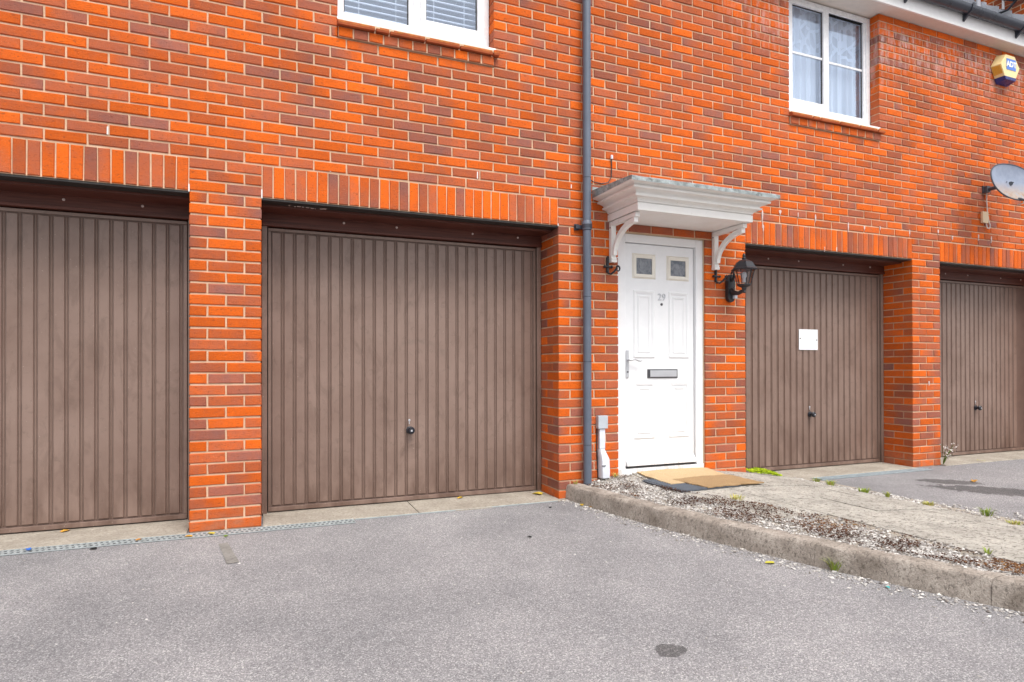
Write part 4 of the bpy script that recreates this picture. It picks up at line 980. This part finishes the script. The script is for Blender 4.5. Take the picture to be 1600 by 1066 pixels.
TUF = [((5.158, -.338), 60, .05, .06, .55, 'low green grass tuft at the corner of the blue-grey drain'),
       ((5.096, -.55), 90, .07, .06, .60, 'bushy yellow-green tuft on the path edge nearest the drain'),
       ((5.061, -.903), 90, .06, .08, .35, 'spreading green weed midway along the gravel strip'),
       ((5.074, -1.103), 40, .07, .03, .50, 'small upright tuft just beyond the spreading green weed'),
       ((5.071, -1.428), 90, .045, .08, .85, 'dry yellow grass tuft on the path edge'),
       ((5.20, -1.76), 70, .09, .06, .30, 'tall green weed with one upright stalk in the gravel'),
       ((5.03, -2.03), 90, .025, .09, .75, 'flat yellow-green moss patch cut by the picture edge'),
       ((3.255, -2.16), 50, .13, .025, .45, 'thin green weed growing against the kerb face'),
       ((3.885, -2.541), 24, .05, .03, .45, 'tiny green seedling at the gravel edge of the path'),
       ((3.62, -1.02), 60, .05, .10, .95, 'straw-coloured dry tuft beside the rubber mat corner'),
       ((3.20, -.06), 40, .06, .05, .98, 'withered orange weed at the foot of the cable duct'),
       ((2.84, -.03), 26, .06, .03, .9, 'withered weed where the downpipe pier meets the kerb'),
       ((8.10, .02), 60, .035, .12, .88, 'brownish grass tuft below the farthest garage door')]
for (x, y), n, h, sp, tn, lab in TUF:
    z = hgt(x, -y) if x > kx(max(0, -y)) else 0
    o = blades(int(n*.8), h*.72, sp*.9, min(1, tn+.1), x, y, z).build('weed', 'green'); tag(o, lab, 'weed', 'weeds growing round the path')
# flowering weed on the far pier
fw_ = tag(empty('flowering_weed', (7.42, -.03, .1)), 'pale flowering weed rooted beside the far brick pier', 'weed')
st = MB(); lf = MB()
for i in range(12):
    a_ = random.random()*math.tau; p0 = (7.41, -.012, .012); p1 = (7.41+.09*math.cos(a_), -.04-.06*abs(math.sin(a_)), .13+random.uniform(-.04, .12)); st.tube([p0, ((p0[0]+p1[0])/2, p1[1]*.6, (p0[2]+p1[2])/2+.03), p1], .002, 5)
    for k in range(7):
        q = Vector(p1)+Vector((random.uniform(-.03, .03), random.uniform(-.03, .02), random.uniform(-.04, .03))); e_ = Vector((random.uniform(-1, 1), random.uniform(-1, 1), random.uniform(-.5, 1))).normalized()*.016; g_ = e_.orthogonal().normalized()*.008
        lf.add([q, q+e_*.5+g_, q+e_, q+e_*.5-g_], [(0, 1, 2, 3)], (random.random(), 0, 0))
st.build('stem', 'green', fw_); tag(lf.build('flower', 'gravel', fw_), kind='stuff')
cu = MB()
for i in range(420):
    x = 4.69+random.random()*.30; y = .12*random.random()-.06-(x-4.69)*.15; zt = hgt(x, 0)+.045*math.sin(math.pi*min(1, (x-4.66)/.34))*random.random()
    r = random.uniform(.005, .011); t = (random.random(), 0, 0)
    cu.add([(x-r, y-r*.5, zt), (x+r, y-r, zt+.003), (x+r*.4, y+r, zt+.008), (x, y, zt+.014)], [(0, 1, 3), (1, 2, 3), (2, 0, 3)], t)
tag(cu.build('moss_cushion', 'cushion'), 'bright lime green moss cushion at the garage door corner', 'moss')
def leaf(x, y, z, s, tn, lab, mat='leaf', cat='leaf', grp='fallen leaves'):
    mb = MB(); a_ = random.random()*math.tau; n = 8; ring = []
    for i in range(n):
        t = i/n*math.tau; r = s*(1+.25*math.sin(3*t+a_)); px, py = r*math.cos(t), r*.55*math.sin(t); ring.append((x+px*math.cos(a_)-py*math.sin(a_), y+px*math.sin(a_)+py*math.cos(a_), z+.004+.4*s*abs(math.sin(t))*random.uniform(.5, 1.)))
    vs = [(x, y, z+.004)]+ring; vs += [(p[0], p[1], p[2]-.0012) for p in vs]; fs = [(0, 1+i, 1+(i+1) % n) for i in range(n)]+[(n+1, n+2+(i+1) % n, n+2+i) for i in range(n)]+[(1+i, n+2+i, n+2+(i+1) % n, 1+(i+1) % n) for i in range(n)]
    return tag(mb.add(vs, fs, (tn, 0, 0)).build('fallen_leaf' if cat == 'leaf' else 'litter_scrap', mat), lab, cat, grp)
leaf(-.271, -.10, .008, .018, 1., 'orange leaf lying on the slotted drain')
leaf(.011, -.135, .008, .022, .95, 'brown curled leaf at the foot of the brick pier')
leaf(.138, -.11, .008, .026, .8, 'yellow leaf on the drain by the pier corner')
leaf(.23, -.19, .002, .018, .2, 'green leaf beside the faded painted mark')
leaf(3.03, -1.94, .002, .026, .7, 'lime yellow leaf on asphalt below the kerb')
leaf(2.77, -.26, .002, .026, .85, 'yellow leaf in the corner where kerb meets asphalt')
leaf(2.80, -.36, .002, .02, .95, 'orange leaf caught under the start of the kerb')
leaf(6.677, -.776, .002, .05, .95, 'large dry leaf on the driveway by the farthest garage')
leaf(2.60, .20, .014, .045, .85, 'yellow leaf tucked in the corner of the wide garage door')
leaf(1.95, .30, .014, .03, .9, 'yellow leaf against the bottom of the wide garage door')
leaf(-.75, .30, .012, .03, .95, 'orange leaf against the bottom of the cut-off garage door')
leaf(-.835, -.10, .010, .024, .5, 'bright blue plastic scrap on the slotted drain', 'blue_scrap', 'litter', 'litter')
leaf(3.27, -2.45, .003, .012, .5, 'tiny turquoise scrap at the foot of the kerb', 'cyan_scrap', 'litter', 'litter')
leaf(2.507, -.245, .001, .016, .5, 'small black lump on the asphalt near the garage corner', 'void', 'litter', 'litter')
leaf(2.02, -.95, .001, .016, .5, 'black lump alone on the middle of the asphalt', 'void', 'litter', 'litter')
leaf(-.49, -.20, .001, .020, .5, 'dark clod on the asphalt below the drain', 'void', 'litter', 'litter')
